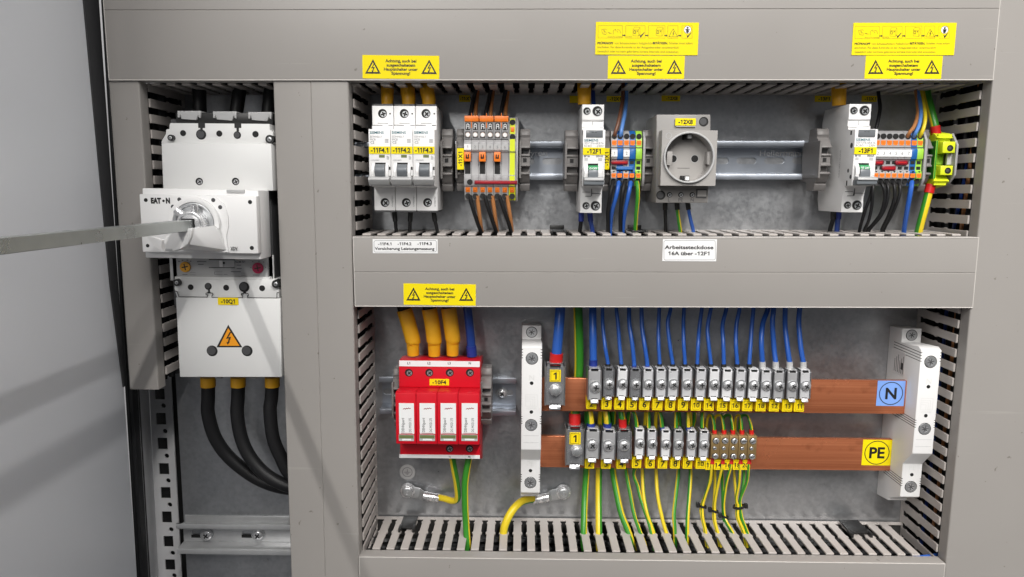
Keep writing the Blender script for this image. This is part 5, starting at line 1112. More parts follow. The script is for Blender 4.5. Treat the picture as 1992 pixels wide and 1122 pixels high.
wire('earth_wire', 'green and yellow wire dropping straight from the arrester into the bottom duct', 'wire', [(913.4, 887, 38), (908, 915, 36), (904.5, 945, 36), (905, 985, 36), (906.5, 1015, 36), (908, 1040, 34), (911, 1075, 30), (914, 1110, 30)], 3.1, stripes=GY, phase=-.75, n=16, group='thick green and yellow wires of the lower row')
wire('earth_wire', 'green and yellow wire curving from the right cable lug into the bottom duct', 'wire', [(1039, 970, PLATE-7.2), (1026, 972, 62), (1012, 977, 55), (996, 994, 47), (984, 1017, 43), (979.5, 1038, 42), (979, 1075, 42)], 3.7, stripes=GY, phase=3.0, n=16, group='thick green and yellow wires of the lower row')

# ---------------------------------------------------------------- busbar supports and bars
def support(lab, xl, grp='white busbar supports'):
    """stepped insulating holder: xl = left face x in mm"""
    W = 17.6; X1 = xl+W; xc = xl+W/2; zz = lambda y, D: zof(y, 1800, D)
    th = thing('busbar_support', lab, 'busbar support', (xc, PLATE, zz(800, 40)), grp)
    YN, YP, YE = 20.0, 33.5, 53.0
    m = MB('white_plastic')
    prof = [(YE, zz(639, YE)), (YE, zz(666, YE)), (YN+5, zz(673.5, YN+5)), (YN, zz(681, YN)), (YN, zz(882.5, YN)), (YP, zz(902, YP)), (YP, zz(967, YP)), (YE, zz(969, YE)), (YE, zz(974, YE)), (PLATE-.2, zz(962, PLATE)), (PLATE-.2, zz(634, PLATE))]
    m.prism(prof, xl, X1, 'x'); m.build('support_body', th, bevel=.7)
    m = MB('hole_black')
    for (D, ys_) in ((YN, (686, 691.5, 697, 702.5)), (YN, (817.5, 822, 826.5, 831)), (YP, (931.5, 936, 940.5, 945))):
        for yv in ys_:
            zc = zz(yv, D); m.box(xl-.06, xl+1.1, D-.06, PLATE-10, zc-.28, zc+.28); m.box(X1-1.3, X1+.06, D-.06, PLATE-10, zc-.28, zc+.28)
    o = m.build('side_grooves', th); 
    for (D, yv, r, mt, nm) in ((YE, 652, 4.6, 'steel_dull', 'fixing_screw'), (YN, 703.5, 4.9, 'steel', 'fixing_screw'), (YN, 834, 4.9, 'steel', 'fixing_screw'), (YP, 947, 4.9, 'steel', 'fixing_screw')):
        zc = zz(yv, D); m = MB('hole_black'); m.cyl((xc, D-.08, zc), (xc, D+.4, zc), r+.55, n=26); m.mat(mt); m.cyl((xc, D-.05, zc), (xc, D-.35, zc), r, n=26); m.mat('steel_dull'); m.ring((xc, zc), r*.62, r*.98, D-.55, D-.3, n=26)
        m.mat('dark_grey')
        for k in range(3):
            a_ = .3+k*math.pi/3; dx_, dz = math.cos(a_)*r*.6, math.sin(a_)*r*.6; wx, wz = -math.sin(a_)*.32, math.cos(a_)*.32
            m.add([(xc+dx_+wx, D-.6-.01*k, zc+dz+wz), (xc-dx_+wx, D-.6-.01*k, zc-dz+wz), (xc-dx_-wx, D-.6-.01*k, zc-dz-wz), (xc+dx_-wx, D-.6-.01*k, zc+dz-wz)], [(0, 1, 2, 3)])
        m.build(nm, th)
    for (D, yv) in ((YN, 752), (YN, 808.5), (YP, 923.5)):
        zc = zz(yv, D); m = MB('hole_black'); m.cyl((xc, D-.08, zc), (xc, D+.4, zc), 1.6, n=16); m.build('pin_hole', th)
    m = MB('switch_white'); m.text('N', xc, zz(741, YN), YN-.14, 4.6, bold=.0); m.text('PE', xc, zz(910, YP), YP-.14, 4.4, bold=.0); m.build('embossed_letter', th)
    m = MB('switch_white'); ax, az = xc-5.2, zz(797, YN); s = 10.2
    for (p, q_) in (((0, 0), (s, 0)), ((s, 0), (s, s)), ((s, s), (0, s)), ((0, s), (0, 0)), ((0, 4.6), (4.6, 4.6)), ((4.6, 4.6), (4.6, 0)), ((0, 6.4), (6.4, 6.4)), ((6.4, 6.4), (6.4, 0)), ((0, 8.2), (8.2, 8.2)), ((8.2, 8.2), (8.2, 0))):
        A = Vector((ax+p[0], YN-.1, az+p[1])); Bq = Vector((ax+q_[0], YN-.1, az+q_[1])); n_ = (Bq-A).normalized(); n_ = Vector((-n_.z, 0, n_.x))*.2; m.add([A+n_, Bq+n_, Bq-n_, A-n_], [(0, 1, 2, 3)])
    m.text('WOHNER', xc, az-1.9, YN-.14, 1.8, 9.4); m.build('embossed_logo', th)
    m = MB('pale_grey'); m.box(xl+2, X1-2, YN-.06, YN+.1, zz(868.5, YN)-.12, zz(868.5, YN)+.12); m.box(xl+2, X1-2, YN-.06, YN+.1, zz(855, YN)-.12, zz(855, YN)+.12); m.build('moulded_line', th)
    # paper label on the left flank, with fine print
    m = MB('label_white'); m.box(xl-.12, xl+.1, 44, 68, zz(728, 55), zz(682, 55)); t = m.build('side_label', th); ORG[t.name] = ORG[th.name]
    m = MB('ink_grey')
    for j in range(6): m.box(xl-.2, xl-.1, 46+j*2.9, 46.8+j*2.9, zz(724, 55), zz(690+5*(j % 3), 55))
    m.mat('ink'); m.box(xl-.2, xl-.1, 46.5, 50.5, zz(716, 55), zz(703, 55)); m.build('label_print', t)
    return th
xlR = U(1787, 740, 20)[0]; xlL = U(1014.6, 740, 20)[0]
SR = support('white stepped busbar support at the right ends of the copper bars, beside the right duct', xlR)
SL = dup(SR, (xlL-xlR, 0, U(1036, 697, 20)[1]-U(1807, 703.5, 20)[1]), 'white stepped busbar support at the left ends of the copper bars')
def busbar(name, lab, Y, p, q_, xl_, xr_, h):
    A = U(*p, Y); B = U(*q_, Y); til = (B[1]-A[1])/(B[0]-A[0])
    th = thing(name, lab, 'busbar', ((xl_+xr_)/2, Y+2.5, (A[1]+B[1])/2-h/2), 'copper busbars')
    m = MB('copper'); zl = A[1]+til*(xl_-A[0]); zr = A[1]+til*(xr_-A[0])
    m.add([(xl_, Y, zl-h), (xr_, Y, zr-h), (xr_, Y+5, zr-h), (xl_, Y+5, zl-h), (xl_, Y, zl), (xr_, Y, zr), (xr_, Y+5, zr), (xl_, Y+5, zl)], [(0, 3, 2, 1), (4, 5, 6, 7), (0, 1, 5, 4), (1, 2, 6, 5), (2, 3, 7, 6), (3, 0, 4, 7)])
    m.build('copper_bar', th, bevel=.5)
    return th, lambda x: A[1]+til*(x-A[0])
YNB, YPB = 38.0, 54.0
NB, ntop = busbar('busbar', 'upper copper busbar marked with a blue N sticker', YNB, (1110, 735.5), (1762, 740.5), xlL+10, xlR+6, U(1400, 737, YNB)[1]-U(1400, 801.5, YNB)[1])
PB, ptop = busbar('busbar', 'lower copper busbar marked with a yellow PE sticker', YPB, (1058, 848), (1732, 854.5), xlL+10, xlR+6, U(1400, 851, YPB)[1]-U(1400, 912, YPB)[1])
def sticker(quad, Y, mt, name, lab, text_, h, grp=None):
    (a, b, c, d) = quad; xo, zo = U((a+c)/2, (b+d)/2, Y)
    th = thing(name, lab, 'sticker', (xo, Y, zo), grp)
    m = MB(mt); m.pbox(a, b, c, d, Y-.25, Y-.02); m.build('sticker_sheet', th)
    m = MB('ink'); r = mm((a+c)/2, (b+d)/2, Y, (c-a)*.43); m.ring((xo, zo), r-.7, r, Y-.33, Y-.24, n=44); m.build('ring_mark', th)
    m = MB('ink'); m.text(text_, xo, zo, Y-.36, h, bold=.03); m.build('lettering', th)
sticker((1706, 740.5, 1760, 789.5), YNB, 'label_blue', 'busbar_sticker', 'square blue sticker with the letter N in a ring on the upper copper bar', 'N', 9.8)
sticker((1677.5, 855.5, 1734, 905), YPB, 'label_yellow', 'busbar_sticker', 'square yellow sticker with the letters PE in a ring on the lower copper bar', 'PE', 10.0)

# ---------------------------------------------------------------- busbar clamps
ALT = {'zinc_clamp': ('zinc_clamp', 'zinc_clamp', 'zinc_clamp_bright', 'zinc_clamp_worn'), 'zinc_clamp_dark': ('zinc_clamp_dark', 'zinc_clamp_worn')}
def clamp(px, pt, pb_, wpx, Yb, lab, kind, grp, sp, metal='zinc_clamp', num=None):
    """sheet-metal terminal clamp hooked on a bar: body, bent tabs and screw"""
    Yf = Yb-{'big': 14, 'mid': 14, 'small': 12}[kind]
    x, zt_ = U(px, pt, Yf); zb_ = U(px, pb_, Yf)[1]; w_ = mm(px, pt, Yf, wpx)/2; H = zt_-zb_
    th = thing({'big': 'cable_clamp', 'mid': 'busbar_clamp', 'small': 'busbar_clamp'}[kind], lab, 'terminal clamp', (x, Yb, (zt_+zb_)/2), grp)
    e = .9; metal = random.choice(ALT[metal]) if kind != 'big' else metal
    m = MB(metal)
    m.box(x-w_+e, x+w_-e, Yf, Yf+1.2, zb_+H*.10, zt_-H*.07)                      # face
    m.box(x-w_*.78, x+w_*.78, Yf+.3, Yf+9, zt_-H*.02, zt_)                        # top return
    m.box(x-w_*.78, x-w_*.52, Yf+.3, Yf+1.4, zt_-H*.09, zt_); m.box(x+w_*.52, x+w_*.78, Yf+.3, Yf+1.4, zt_-H*.09, zt_)
    m.prism([(Yf+.4, zb_+H*.12), (Yf-2.2, zb_+H*.04), (Yf-1.8, zb_), (Yf+1.4, zb_+H*.06)], x-w_*.55, x+w_*.55, 'x')   # bent lower tab
    m.build('clamp_face', th, bevel=.25, seg=1)
    m = MB('zinc_frame')
    for s in (-1, 1):
        xa_ = x+s*w_; m.box(min(xa_, xa_-s*e), max(xa_, xa_-s*e), Yf-.8, Yb+6, zb_+H*.09, zt_-H*.05)
    m.box(x-w_, x+w_, Yb+5.6, Yb+7, zb_+H*.2, zt_-H*.1); m.build('clamp_frame', th, bevel=.3, seg=1)
    m = MB('hole_black'); m.box(x-w_*.5, x+w_*.5, Yf-.06, Yf+.3, zt_-H*.085, zt_-H*.045); m.build('tab_slot', th)
    m = MB('hole_black'); m.box(x-w_+e, x-w_+e+.22, Yf-.04, Yf+1, zb_+H*.12, zt_-H*.1); m.box(x+w_-e-.22, x+w_-e, Yf-.04, Yf+1, zb_+H*.12, zt_-H*.1); m.box(x-w_*.45, x+w_*.45, Yf-.05, Yf+.3, zb_+H*.105, zb_+H*.135); m.build('fold_gap', th)
    sx, sz = U(*sp, Yf-1)
    if kind == 'big':
        m = MB('steel'); m.cyl((sx, Yf+1, sz), (sx, Yf-1, sz), 5.6, n=26); m.cyl((sx, Yf-1, sz), (sx, Yf-4.0, sz), 5.0, n=6); m.mat('steel_dull'); m.dome((sx, Yf-4, sz), 4.0, .8, n=18)
        m.mat('hole_black')
        for a_ in (.3, 2.2, 4.2): m.cyl((sx+1.7*math.cos(a_), Yf-4.75, sz+1.7*math.sin(a_)), (sx+1.7*math.cos(a_), Yf-4.3, sz+1.7*math.sin(a_)), .45, n=8)
        m.build('hexagon_bolt', th, bevel=.25)
        m = MB('tag_yellow'); pcx = px+ (2 if Yb < 50 else 0); m.pbox(px-11, pt+12.5, px+10.5, pt+35.5, Yf-.7, Yf+.1); t = m.build('number_tag', th, bevel=.1, seg=1); ORG[t.name] = ORG[th.name]
        m = MB('ink'); m.ptext('1', px-.5, pt+24, Yf-.75, 13, bold=.03)
        c = (px-.5, pt+24)
        for (a, b, cc, d) in ((-8.6, -10, 8.2, -9.3), (-8.6, 9.3, 8.2, 10), (-8.6, -10, -8, 10), (7.6, -10, 8.2, 10)): m.pbox(c[0]+a, c[1]+b, c[0]+cc, c[1]+d, Yf-.8, Yf-.68)
        m.build('lettering', t)
    else:
        r = 3.9 if kind == 'small' else 4.6
        m = MB('steel'); head_screw(m, sx, Yf-.2, sz, r, ang=random.uniform(0, 1.5), h=2.2); m.mat('steel_dull'); m.ring((sx-.5, sz+.5), r*.7, r*1.22, Yf-.5, Yf+.4, n=24); m.build('screw', th)
        th.rotation_euler.y = math.radians(random.uniform(-1.6, 1.6))
    return th
ng = 'zinc clamps on the upper copper bar'; pg = 'zinc clamps on the lower copper bar'
clamp(1080.5, 707, 797, 40, YNB, 'large dark clamp with number tag 1 at the left of the upper copper bar', 'big', ng, (1080.5, 759), 'zinc_clamp_dark')
clamp(1157.5, 716, 784, 27.5, YNB, 'dark zinc clamp on the upper copper bar above number tag 2', 'mid', ng, (1159.4, 754), 'zinc_clamp_dark')
nc = [(1186, 748, 3), (1212.3, 748, 4), (1237.8, 749, 5), (1262.6, 749, 6), (1288, 748.5, 7), (1311.5, 748.5, 8), (1338.8, 749, 9), (1365.6, 749, 10), (1391.8, 749.2, 14), (1416.9, 750, 15), (1443, 750, 16), (1468.5, 750.5, 17), (1492.8, 751.5, 18), (1517.8, 752, 12), (1544, 752, 13), (1569, 752, 11)]
darkn = {3, 5}
for (px, py, n_) in nc:
    clamp(px-1.0, py-32.5, py+29.5, 22.5, YNB, 'small zinc clamp on the upper copper bar above number tag %d' % n_, 'small', ng, (px, py), 'zinc_clamp_dark' if n_ in darkn else 'zinc_clamp')
clamp(1119, 829, 913, 36.5, YPB, 'large dark clamp with number tag 1 at the left of the lower copper bar', 'big', pg, (1121.4, 877), 'zinc_clamp_dark')
for px, py, n_ in ((1153.5, 866.6, 2), (1184.7, 868.5, 3), (1215.5, 868, 4)):
    clamp(px, py-33, py+32, 28.5, YPB, 'dark zinc clamp on the lower copper bar above number tag %d' % n_, 'mid', pg, (px-.6, py), 'zinc_clamp_dark')
for px, py, n_ in ((1246, 863.5, 5), (1270.3, 864.5, 6), (1297, 865.5, 7), (1321.5, 865.5, 8), (1347.3, 866, 9), (1371.5, 866.5, 10)):
    clamp(px-1, py-29.5, py+28.5, 20.5, YPB, 'small zinc clamp on the lower copper bar above number tag %d' % n_, 'small', pg, (px, py))
# brass blocks
bb = [1383, 1400.6, 1418.6, 1436.6, 1454.6]
bn = ['12', '14', '16', '18', '20']
for k, a in enumerate(bb):
    Yf = YPB-12; b = a+17.4; x0, X1 = U(a, 868, Yf)[0], U(b, 868, Yf)[0]; zt_, zb_ = zof(846.7+k*.3, a, Yf), zof(891.6+k*.3, a, Yf)
    lab = 'brass screw block with three screws, %s of five beside clamp 10' % ('first', 'second', 'third', 'fourth', 'last')[k]
    th = thing('brass_terminal', lab, 'terminal', ((x0+X1)/2, YPB, (zt_+zb_)/2), 'brass screw blocks on the lower copper bar')
    m = MB('brass'); m.box(x0+.08, X1-.08, Yf, YPB-.1, zb_, zt_); m.build('brass_body', th, bevel=.3)
    for (yy, r, dxp, cr) in ((857+k*.2, 2.75, .8, random.uniform(0, 3)), (871.5+k*.2, 1.6, -.8, .2), (887+k*.2, 2.6, .6, random.uniform(0, 3))):
        zc = zof(yy, a, Yf); xx = (x0+X1)/2+dxp*.6
        m = MB('hole_black'); m.cyl((xx-.3, Yf-.06, zc+.1), (xx-.3, Yf+.2, zc+.1), r*1.12, n=18); head_screw(m, xx, Yf-.1, zc, r, ang=cr, h=1.4 if r > 2 else .5, cross=False); m.build('slotted_screw', th)
# number tags stuck on the bars
def number_tag(px, py, s, Y, bar, w_=19.5, h_=22.5, th_=None):
    Yb_ = Y; Y = Y-7.5; x, z_ = U(px, py, Y)
    th = thing('number_tag', 'small yellow number tag reading %s on the %s copper bar' % (s, bar), 'number tag', (x, Y, z_), 'yellow number tags on the %s copper bar' % bar)
    m = MB('tag_yellow'); m.pbox(px-w_/2, py-h_/2, px+w_/2, py+h_/2, Y-.8, Yb_-.05); m.build('tag_plate', th, bevel=.12, seg=1)
    m = MB('ink'); k = mm(px, py, Y, 1); m.text(s, x, z_, Y-.92, (11.5 if len(s) == 1 else 8.8)*k, bold=.02)
    a, b = (w_/2-2.6)*k, (h_/2-2.6)*k
    for (x0, x1, z0, z1) in ((-a, a, b-.18, b), (-a, a, -b, -b+.18), (-a, -a+.18, -b, b), (a-.18, a, -b, b)): m.box(x+x0, x+x1, Y-.9, Y-.78, z_+z0, z_+z1)
    m.build('lettering', th)
for px, py, s in ((1150.5, 784.5, '2'), (1180, 785, '3'), (1205, 785.5, '4'), (1229, 786, '5'), (1253.5, 786, '6'), (1279, 786.5, '7'), (1304, 787, '8'), (1328.7, 787, '9'), (1354, 787.3, '10'), (1379, 787.5, '14'), (1405, 788, '15'), (1429.5, 788, '16'), (1454, 788.5, '17'), (1480, 788.7, '18'), (1506, 789, '12'), (1531.5, 789.3, '13'), (1554.5, 789.5, '11')):
    number_tag(px, py, s, YNB, 'upper')
for px, py, s in ((1147, 901, '2'), (1178.8, 901.3, '3'), (1208.5, 901.6, '4'), (1238.5, 900, '5'), (1264.8, 900.5, '6'), (1289, 901, '7'), (1313.4, 901, '8'), (1337.7, 901.3, '9'), (1362.5, 901.5, '10')):
    number_tag(px, py, s, YPB, 'lower', 18, 21)
for px, s in zip((1380, 1396.5, 1415, 1433.5, 1449.5), bn): number_tag(px, 904, s, YPB, 'lower', 15, 20)

# ---------------------------------------------------------------- blue wires into the upper clamps
def bwire(n_, pts_, r, ferr):
    p = [(a, b, D) for (a, b, D) in pts_]
    fm, fl, fk = {'black': ('black_plastic', 6.5, 1.32), 'blue': ('sleeve_navy', 5, 1.2), 'grey': ('pale_grey', 8.5, 1.28), 'navy': ('sleeve_navy', 11.5, 1.12), 'red': ('red_sleeve', 13.5, 1.3)}[ferr]
    wire('blue_cable' if r > 3 else 'blue_wire', 'blue wire coming down into the upper bar clamp %d' % n_ if r < 3 else 'thick blue cable coming down into the upper bar clamp %d' % n_, 'wire' if r < 3 else 'cable',
         p, r, 'wire_blue', group='blue wires above the upper copper bar', n=14, sleeves=((0, fl, fm, fk),))
Yt = 44
def down(a, b, c, d, e):   # five photo x positions from y=598 to the clamp mouth
    j = lambda k: random.uniform(-k, k)
    return [(e, 722, 33), (e, 706, 33.5), (d+j(.8), 672+j(6), 35+j(1.5)), (c+j(1), 632+j(6), 40+j(2.5)), (a, 598, Yt+j(4)), (a+(a-c)*.5+j(3), 560, Yt+2)]
bwire(1, [(1080.5, 716, 32), (1082.5, 690, 32), (1087, 640, 34), (1090, 598, 38), (1091, 560, 40)], 4.5, 'red')
bwire(2, [(1154, 724, 33), (1154, 700, 33), (1153.5, 650, 35), (1153, 598, 42), (1153, 560, 44)], 3.3, 'navy')
for n_, v, r, f in ((3, (1172, 0, 1173, 1178, 1182.5), 1.7, 'black'), (4, (1199, 0, 1201.5, 1205.6, 1208.5), 1.7, 'black'), (5, (1223.6, 0, 1224.8, 1229, 1233.5), 1.9, 'blue'), (6, (1248, 0, 1249, 1254.8, 1259), 1.9, 'blue'), (7, (1282.5, 0, 1280.4, 1280.8, 1283.2), 1.7, 'black'), (8, (1305, 0, 1299.8, 1304, 1308.4), 1.7, 'black'),
                  (9, (1330.7, 0, 1329.7, 1330.8, 1332.6), 1.7, 'black'), (10, (1365.5, 0, 1361.3, 1358.4, 1356.4), 1.7, 'black'), (14, (1383.5, 0, 1377, 1379, 1382.8), 1.7, 'black'), (15, (1413.5, 0, 1406.6, 1407, 1408), 1.8, 'black'), (16, (1439, 0, 1432, 1432, 1434), 1.8, 'black'), (17, (1466, 0, 1461.8, 1459, 1457.6), 1.8, 'black'),
                  (18, (1494.5, 0, 1484.5, 1481.3, 1483.2), 2.2, 'grey'), (12, (1505, 0, 1503, 1505, 1509), 2.2, 'grey'), (13, (1527.6, 0, 1527.4, 1531.7, 1536), 2.2, 'grey'), (11, (1556, 0, 1554, 1557, 1562.5), 2.2, 'grey')):
    bwire(n_, down(*v), r, f)
# ---------------------------------------------------------------- green and yellow wires of the lower bar
gyg = 'green and yellow wires of the lower copper bar'
wire('earth_cable', 'thick green and yellow cable passing behind the upper copper bar into lower clamp 1', 'cable', [(1118, 836, 47), (1118, 812, 49), (1122, 770, 52), (1126, 720, 50), (1126, 660, 46), (1124, 598, 46), (1123, 560, 46)], 4.2, stripes=GY, phase=-1.6+.9, n=18, sleeves=((0, 15, 'red_sleeve', 1.28),))
def over(n_, xf, xs, ferr, r, xd, ph=0.0, lab=None):
    """wire that climbs behind the lower bar, turns over behind the upper one and enters a clamp from above"""
    fm, fl, fk = {'navy': ('sleeve_navy', 9, 1.25), 'red': ('red_sleeve', 13, 1.25), 'blue': ('sleeve_navy', 5.5, 1.35), 'black': ('black_plastic', 5, 1.3), 'rf': ('red_sleeve', 5, 1.4)}[ferr]
    pts_ = [(xf, 842, YPB-7)] + xs + xd
    wire('green_yellow_wire', lab or 'green and yellow wire looping over into lower bar clamp %d' % n_, 'wire', pts_, r, stripes=GY, phase=ph, group=gyg, n=12, sleeves=((0, fl, fm, fk),))
over(2, 1150, [(1149, 815, 48), (1146, 792, 52), (1144, 778, 58), (1143, 800, 66), (1142, 860, 68)], 'navy', 3.1, [(1141, 912, 67), (1137.5, 970, 60), (1135.6, 1033, 44), (1136, 1075, 40), (1137, 1110, 40)], ph=2.7)
over(3, 1182, [(1181, 815, 48), (1178, 792, 52), (1174, 778, 58), (1170, 800, 66), (1167, 860, 68)], 'navy', 3.1, [(1165, 912, 67), (1164.5, 970, 60), (1165, 1033, 44), (1166, 1075, 40)], ph=.25)
over(4, 1212, [(1211, 815, 48), (1206, 792, 52), (1199, 780, 58), (1193, 800, 66), (1191.5, 860, 68)], 'red', 2.9, [(1192.5, 913, 67), (1197.6, 948, 62), (1208, 997, 52), (1220, 1028, 46), (1229, 1054, 42), (1237, 1090, 42)], ph=3.6)
over(5, 1239.5, [(1237, 814, 48), (1231, 799, 52), (1224, 800, 60), (1218, 860, 67)], 'blue', 1.75, [(1218, 913, 66), (1226, 961, 58), (1234, 1002, 50), (1244, 1031, 45), (1257, 1067, 40), (1262, 1100, 40)], ph=3.5)
over(6, 1262, [(1261.8, 816, 48), (1261.5, 799, 52), (1258, 790, 60), (1252, 860, 67)], 'black', 1.75, [(1250, 913, 66), (1252, 961, 58), (1259.6, 999.6, 50), (1272.6, 1038, 45), (1280, 1080, 42)], ph=-.45)
over(7, 1289, [(1286.5, 814, 48), (1282, 798, 52), (1277, 795, 60), (1275, 860, 67)], 'blue', 1.75, [(1276.4, 913, 66), (1279, 961, 58), (1288, 1007, 50), (1298, 1041, 45), (1309, 1066, 40), (1318, 1100, 40)], ph=-.6)
over(8, 1315, [(1315.5, 816, 48), (1316.5, 799, 52), (1320, 790, 60), (1323, 860, 67)], 'black', 1.8, [(1320, 913, 66), (1315, 961, 58), (1311, 999.6, 50), (1312.6, 1030, 45), (1314, 1075, 42)], ph=-.5)
over(9, 1339, [(1338.5, 814, 48), (1339, 799, 52), (1342, 790, 60), (1344, 860, 67)], 'blue', 1.8, [(1343.6, 913, 66), (1342, 948, 60), (1338.4, 994.5, 50), (1337, 1027, 45), (1337, 1075, 42)], ph=2.3)
over(10, 1366, [(1366, 816, 48), (1366.5, 800, 52), (1362, 788, 60), (1352, 790, 66), (1340, 840, 68)], 'black', 1.7, [(1240, 905, 68), (1241.5, 948, 62), (1252, 987, 54), (1262, 1015, 48), (1270, 1050, 42), (1276, 1090, 42)], ph=3.4)
loops = [(1390, 1384, 1377, 1383), (1408.5, 1402, 1391, 1390), (1425.8, 1420, 1408, 1404), (1443.4, 1440, 1432, 1428), (1462, 1452, 1441, 1446)]
tie = [(1366, 983), (1389.5, 992), (1408.5, 1003.5), (1434.5, 984), (1439.5, 984)]
ends = [[(1367, 1005, 50), (1373, 1033, 46), (1378, 1075, 42)], [(1391, 1013, 50), (1398, 1041, 46), (1405, 1080, 42)], [(1414, 1016, 50), (1428, 1041, 46), (1440, 1080, 42)], [(1436, 1007, 50), (1448, 1037, 46), (1456, 1080, 42)], [(1443.5, 1007, 50), (1455, 1038, 46), (1466, 1080, 42)]]
nthw = ('first', 'second', 'third', 'fourth', 'last')
for k in range(5):
    xf, xa_, xb_, xd = loops[k]
    wire('green_yellow_wire', 'thin green and yellow wire arching over into the %s brass block from above' % nthw[k], 'wire',
         [(xf, 848, YPB-6), (xf-.3, 832, YPB-6), ((xf+xa_)/2, 815, 50), (xa_, 807.5, 54), (xb_, 812, 60), (xb_-2, 840, 66), (xd, 890, 67), (xd+1, 930, 64), (tie[k][0]-1.5, tie[k][1], 56)]+[(a-2, b, D+1) for a, b, D in ends[k]], 1.3, stripes=GY, phase=(-.6, -.4, 3.2, -.5, 3.2)[k], group=gyg, sleeves=((0, 6, 'red_sleeve', 1.65),))
    xl = (1385, 1405.3, 1422, 1440, 1456.5)[k]
    mids = [[(1384, 910, 46), (1380.5, 937, 50), (1371, 968, 53)], [(1404, 910, 46), (1398, 937, 50), (1391, 975, 53)], [(1421, 910, 46), (1413, 940, 50), (1408, 978, 53)], [(1439.6, 910, 46), (1437.5, 940, 50), (1432.5, 970, 53)], [(1456, 910, 46), (1453, 937, 50), (1441, 968, 53)]][k]
    wire('green_yellow_wire', 'thin green and yellow wire hanging from the %s brass block' % nthw[k], 'wire', [(xl, 888, YPB-6), (xl, 898, YPB-7)]+mids+[(tie[k][0]+1, tie[k][1], 53)]+ends[k], 1.35, stripes=GY, phase=(.8, .9, .2, .7, -.2)[k], group=gyg, sleeves=((0, 6.5, 'red_sleeve', 1.7),))
for k, (px, py, rr, lab) in enumerate(((1366.5, 984, 3.0, 'black cable tie round the leftmost pair of thin yellow wires'), (1389.8, 993, 3.0, 'black cable tie round the second pair of thin yellow wires'), (1409.5, 1004, 3.0, 'lowest black cable tie, round the third pair of thin yellow wires'), (1437.2, 985, 4.6, 'widest black cable tie, round the rightmost thin yellow wires'))):
    c = P3(px, py, 54); th = thing('cable_tie', lab, 'cable tie', tuple(c), 'black cable ties')
    m = MB('black_plastic'); n = 20; vs_ = []; tl = (.25, .3, .35, -.15)[k]
    for (r_, h_) in ((rr, 1.1), (rr+.9, 1.1), (rr+.9, -1.1), (rr, -1.1)):
        for i in range(n):
            a_ = 2*math.pi*i/n; vs_.append((c.x+r_*math.cos(a_), c.y+r_*.8*math.sin(a_), c.z+h_-tl*r_*math.cos(a_)))
    fs = []
    for q_ in range(4):
        A, B = q_*n, ((q_+1) % 4)*n; fs += [(A+i, A+(i+1) % n, B+(i+1) % n, B+i) for i in range(n)]
    m.add(vs_, fs, True); m.build('tie_band', th)
    s = -1 if k < 3 else 1
    m = MB('black_plastic'); m.box(c.x+s*(rr+1.6)-1.5, c.x+s*(rr+1.6)+1.5, c.y-3, c.y+1, c.z-1.6+(.8 if s > 0 else 1.0), c.z+2.4+(.8 if s > 0 else 1.0)); m.build('tie_head', th, bevel=.3)
# ================================================================== STICKERS AND SMALL THINGS
def panel(name, lab, cat, quad, Y, mt, grp=None):
    a, b, c, d = quad; xo, zo = U((a+c)/2, (b+d)/2, Y)
    th = thing(name, lab, cat, (xo, Y, zo), grp)
    m = MB(mt); m.pbox(a, b, c, d, Y-.22, Y-.02); m.build('sticker_sheet', th)
    th.rotation_euler.y = math.radians(random.uniform(-.35, .35))
    return th
YC = -1.6
def seg(m, a, b, wd, Y):
    A, B = P3(*a, Y), P3(*b, Y); n_ = (B-A).normalized(); n_ = Vector((-n_.z, 0, n_.x))*wd/2; m.add([A+n_, B+n_, B-n_, A-n_], [(0, 1, 2, 3)])
def warning(quad, lab):
    a, b, c, d = quad; th = panel('warning_sticker', lab, 'warning sticker', quad, YC, 'label_yellow', 'yellow warning stickers on the duct covers')
    w_, h_ = c-a, d-b
    for cx in (a+w_*.137, a+w_*.868):
        m = MB('ink'); by = b+h_*.79; ty = b+h_*.17; hw = h_*.335
        m.pprism([(cx, ty), (cx+hw, by), (cx-hw, by)], YC-.30, YC-.2); m.mat('label_yellow'); m.pprism([(cx, ty+h_*.135), (cx+hw*.67, by-h_*.075), (cx-hw*.67, by-h_*.075)], YC-.36, YC-.28)
        m.mat('ink'); bolt_mark(m, cx, b+h_*.545, h_*.40, YC-.44); m.build('warning_triangle', th)
    m = MB('ink'); cx = a+w_*.50
    for s, f, wf in (('Achtung, auch bei', .235, .405), ('ausgeschaltetem', .415, .375), ('Hauptschalter unter', .592, .44), ('Spannung!', .765, .245)):
        m.ptext(s, cx, b+h_*f, YC-.2, h_*.118, w_*wf, bold=.03)
    m.build('lettering', th)
warning((705, 107.5, 854.5, 153), 'small yellow warning sticker above the three breakers, leftmost on the top duct')
warning((1182.5, 108, 1331.5, 153), 'small yellow warning sticker above breaker -12F1 and the socket')
warning((1683, 108, 1832.5, 153), 'small yellow warning sticker above breaker -13F1, rightmost on the top duct')
warning((785, 552, 925.5, 593.5), 'small yellow warning sticker on the middle duct above the red surge arrester')
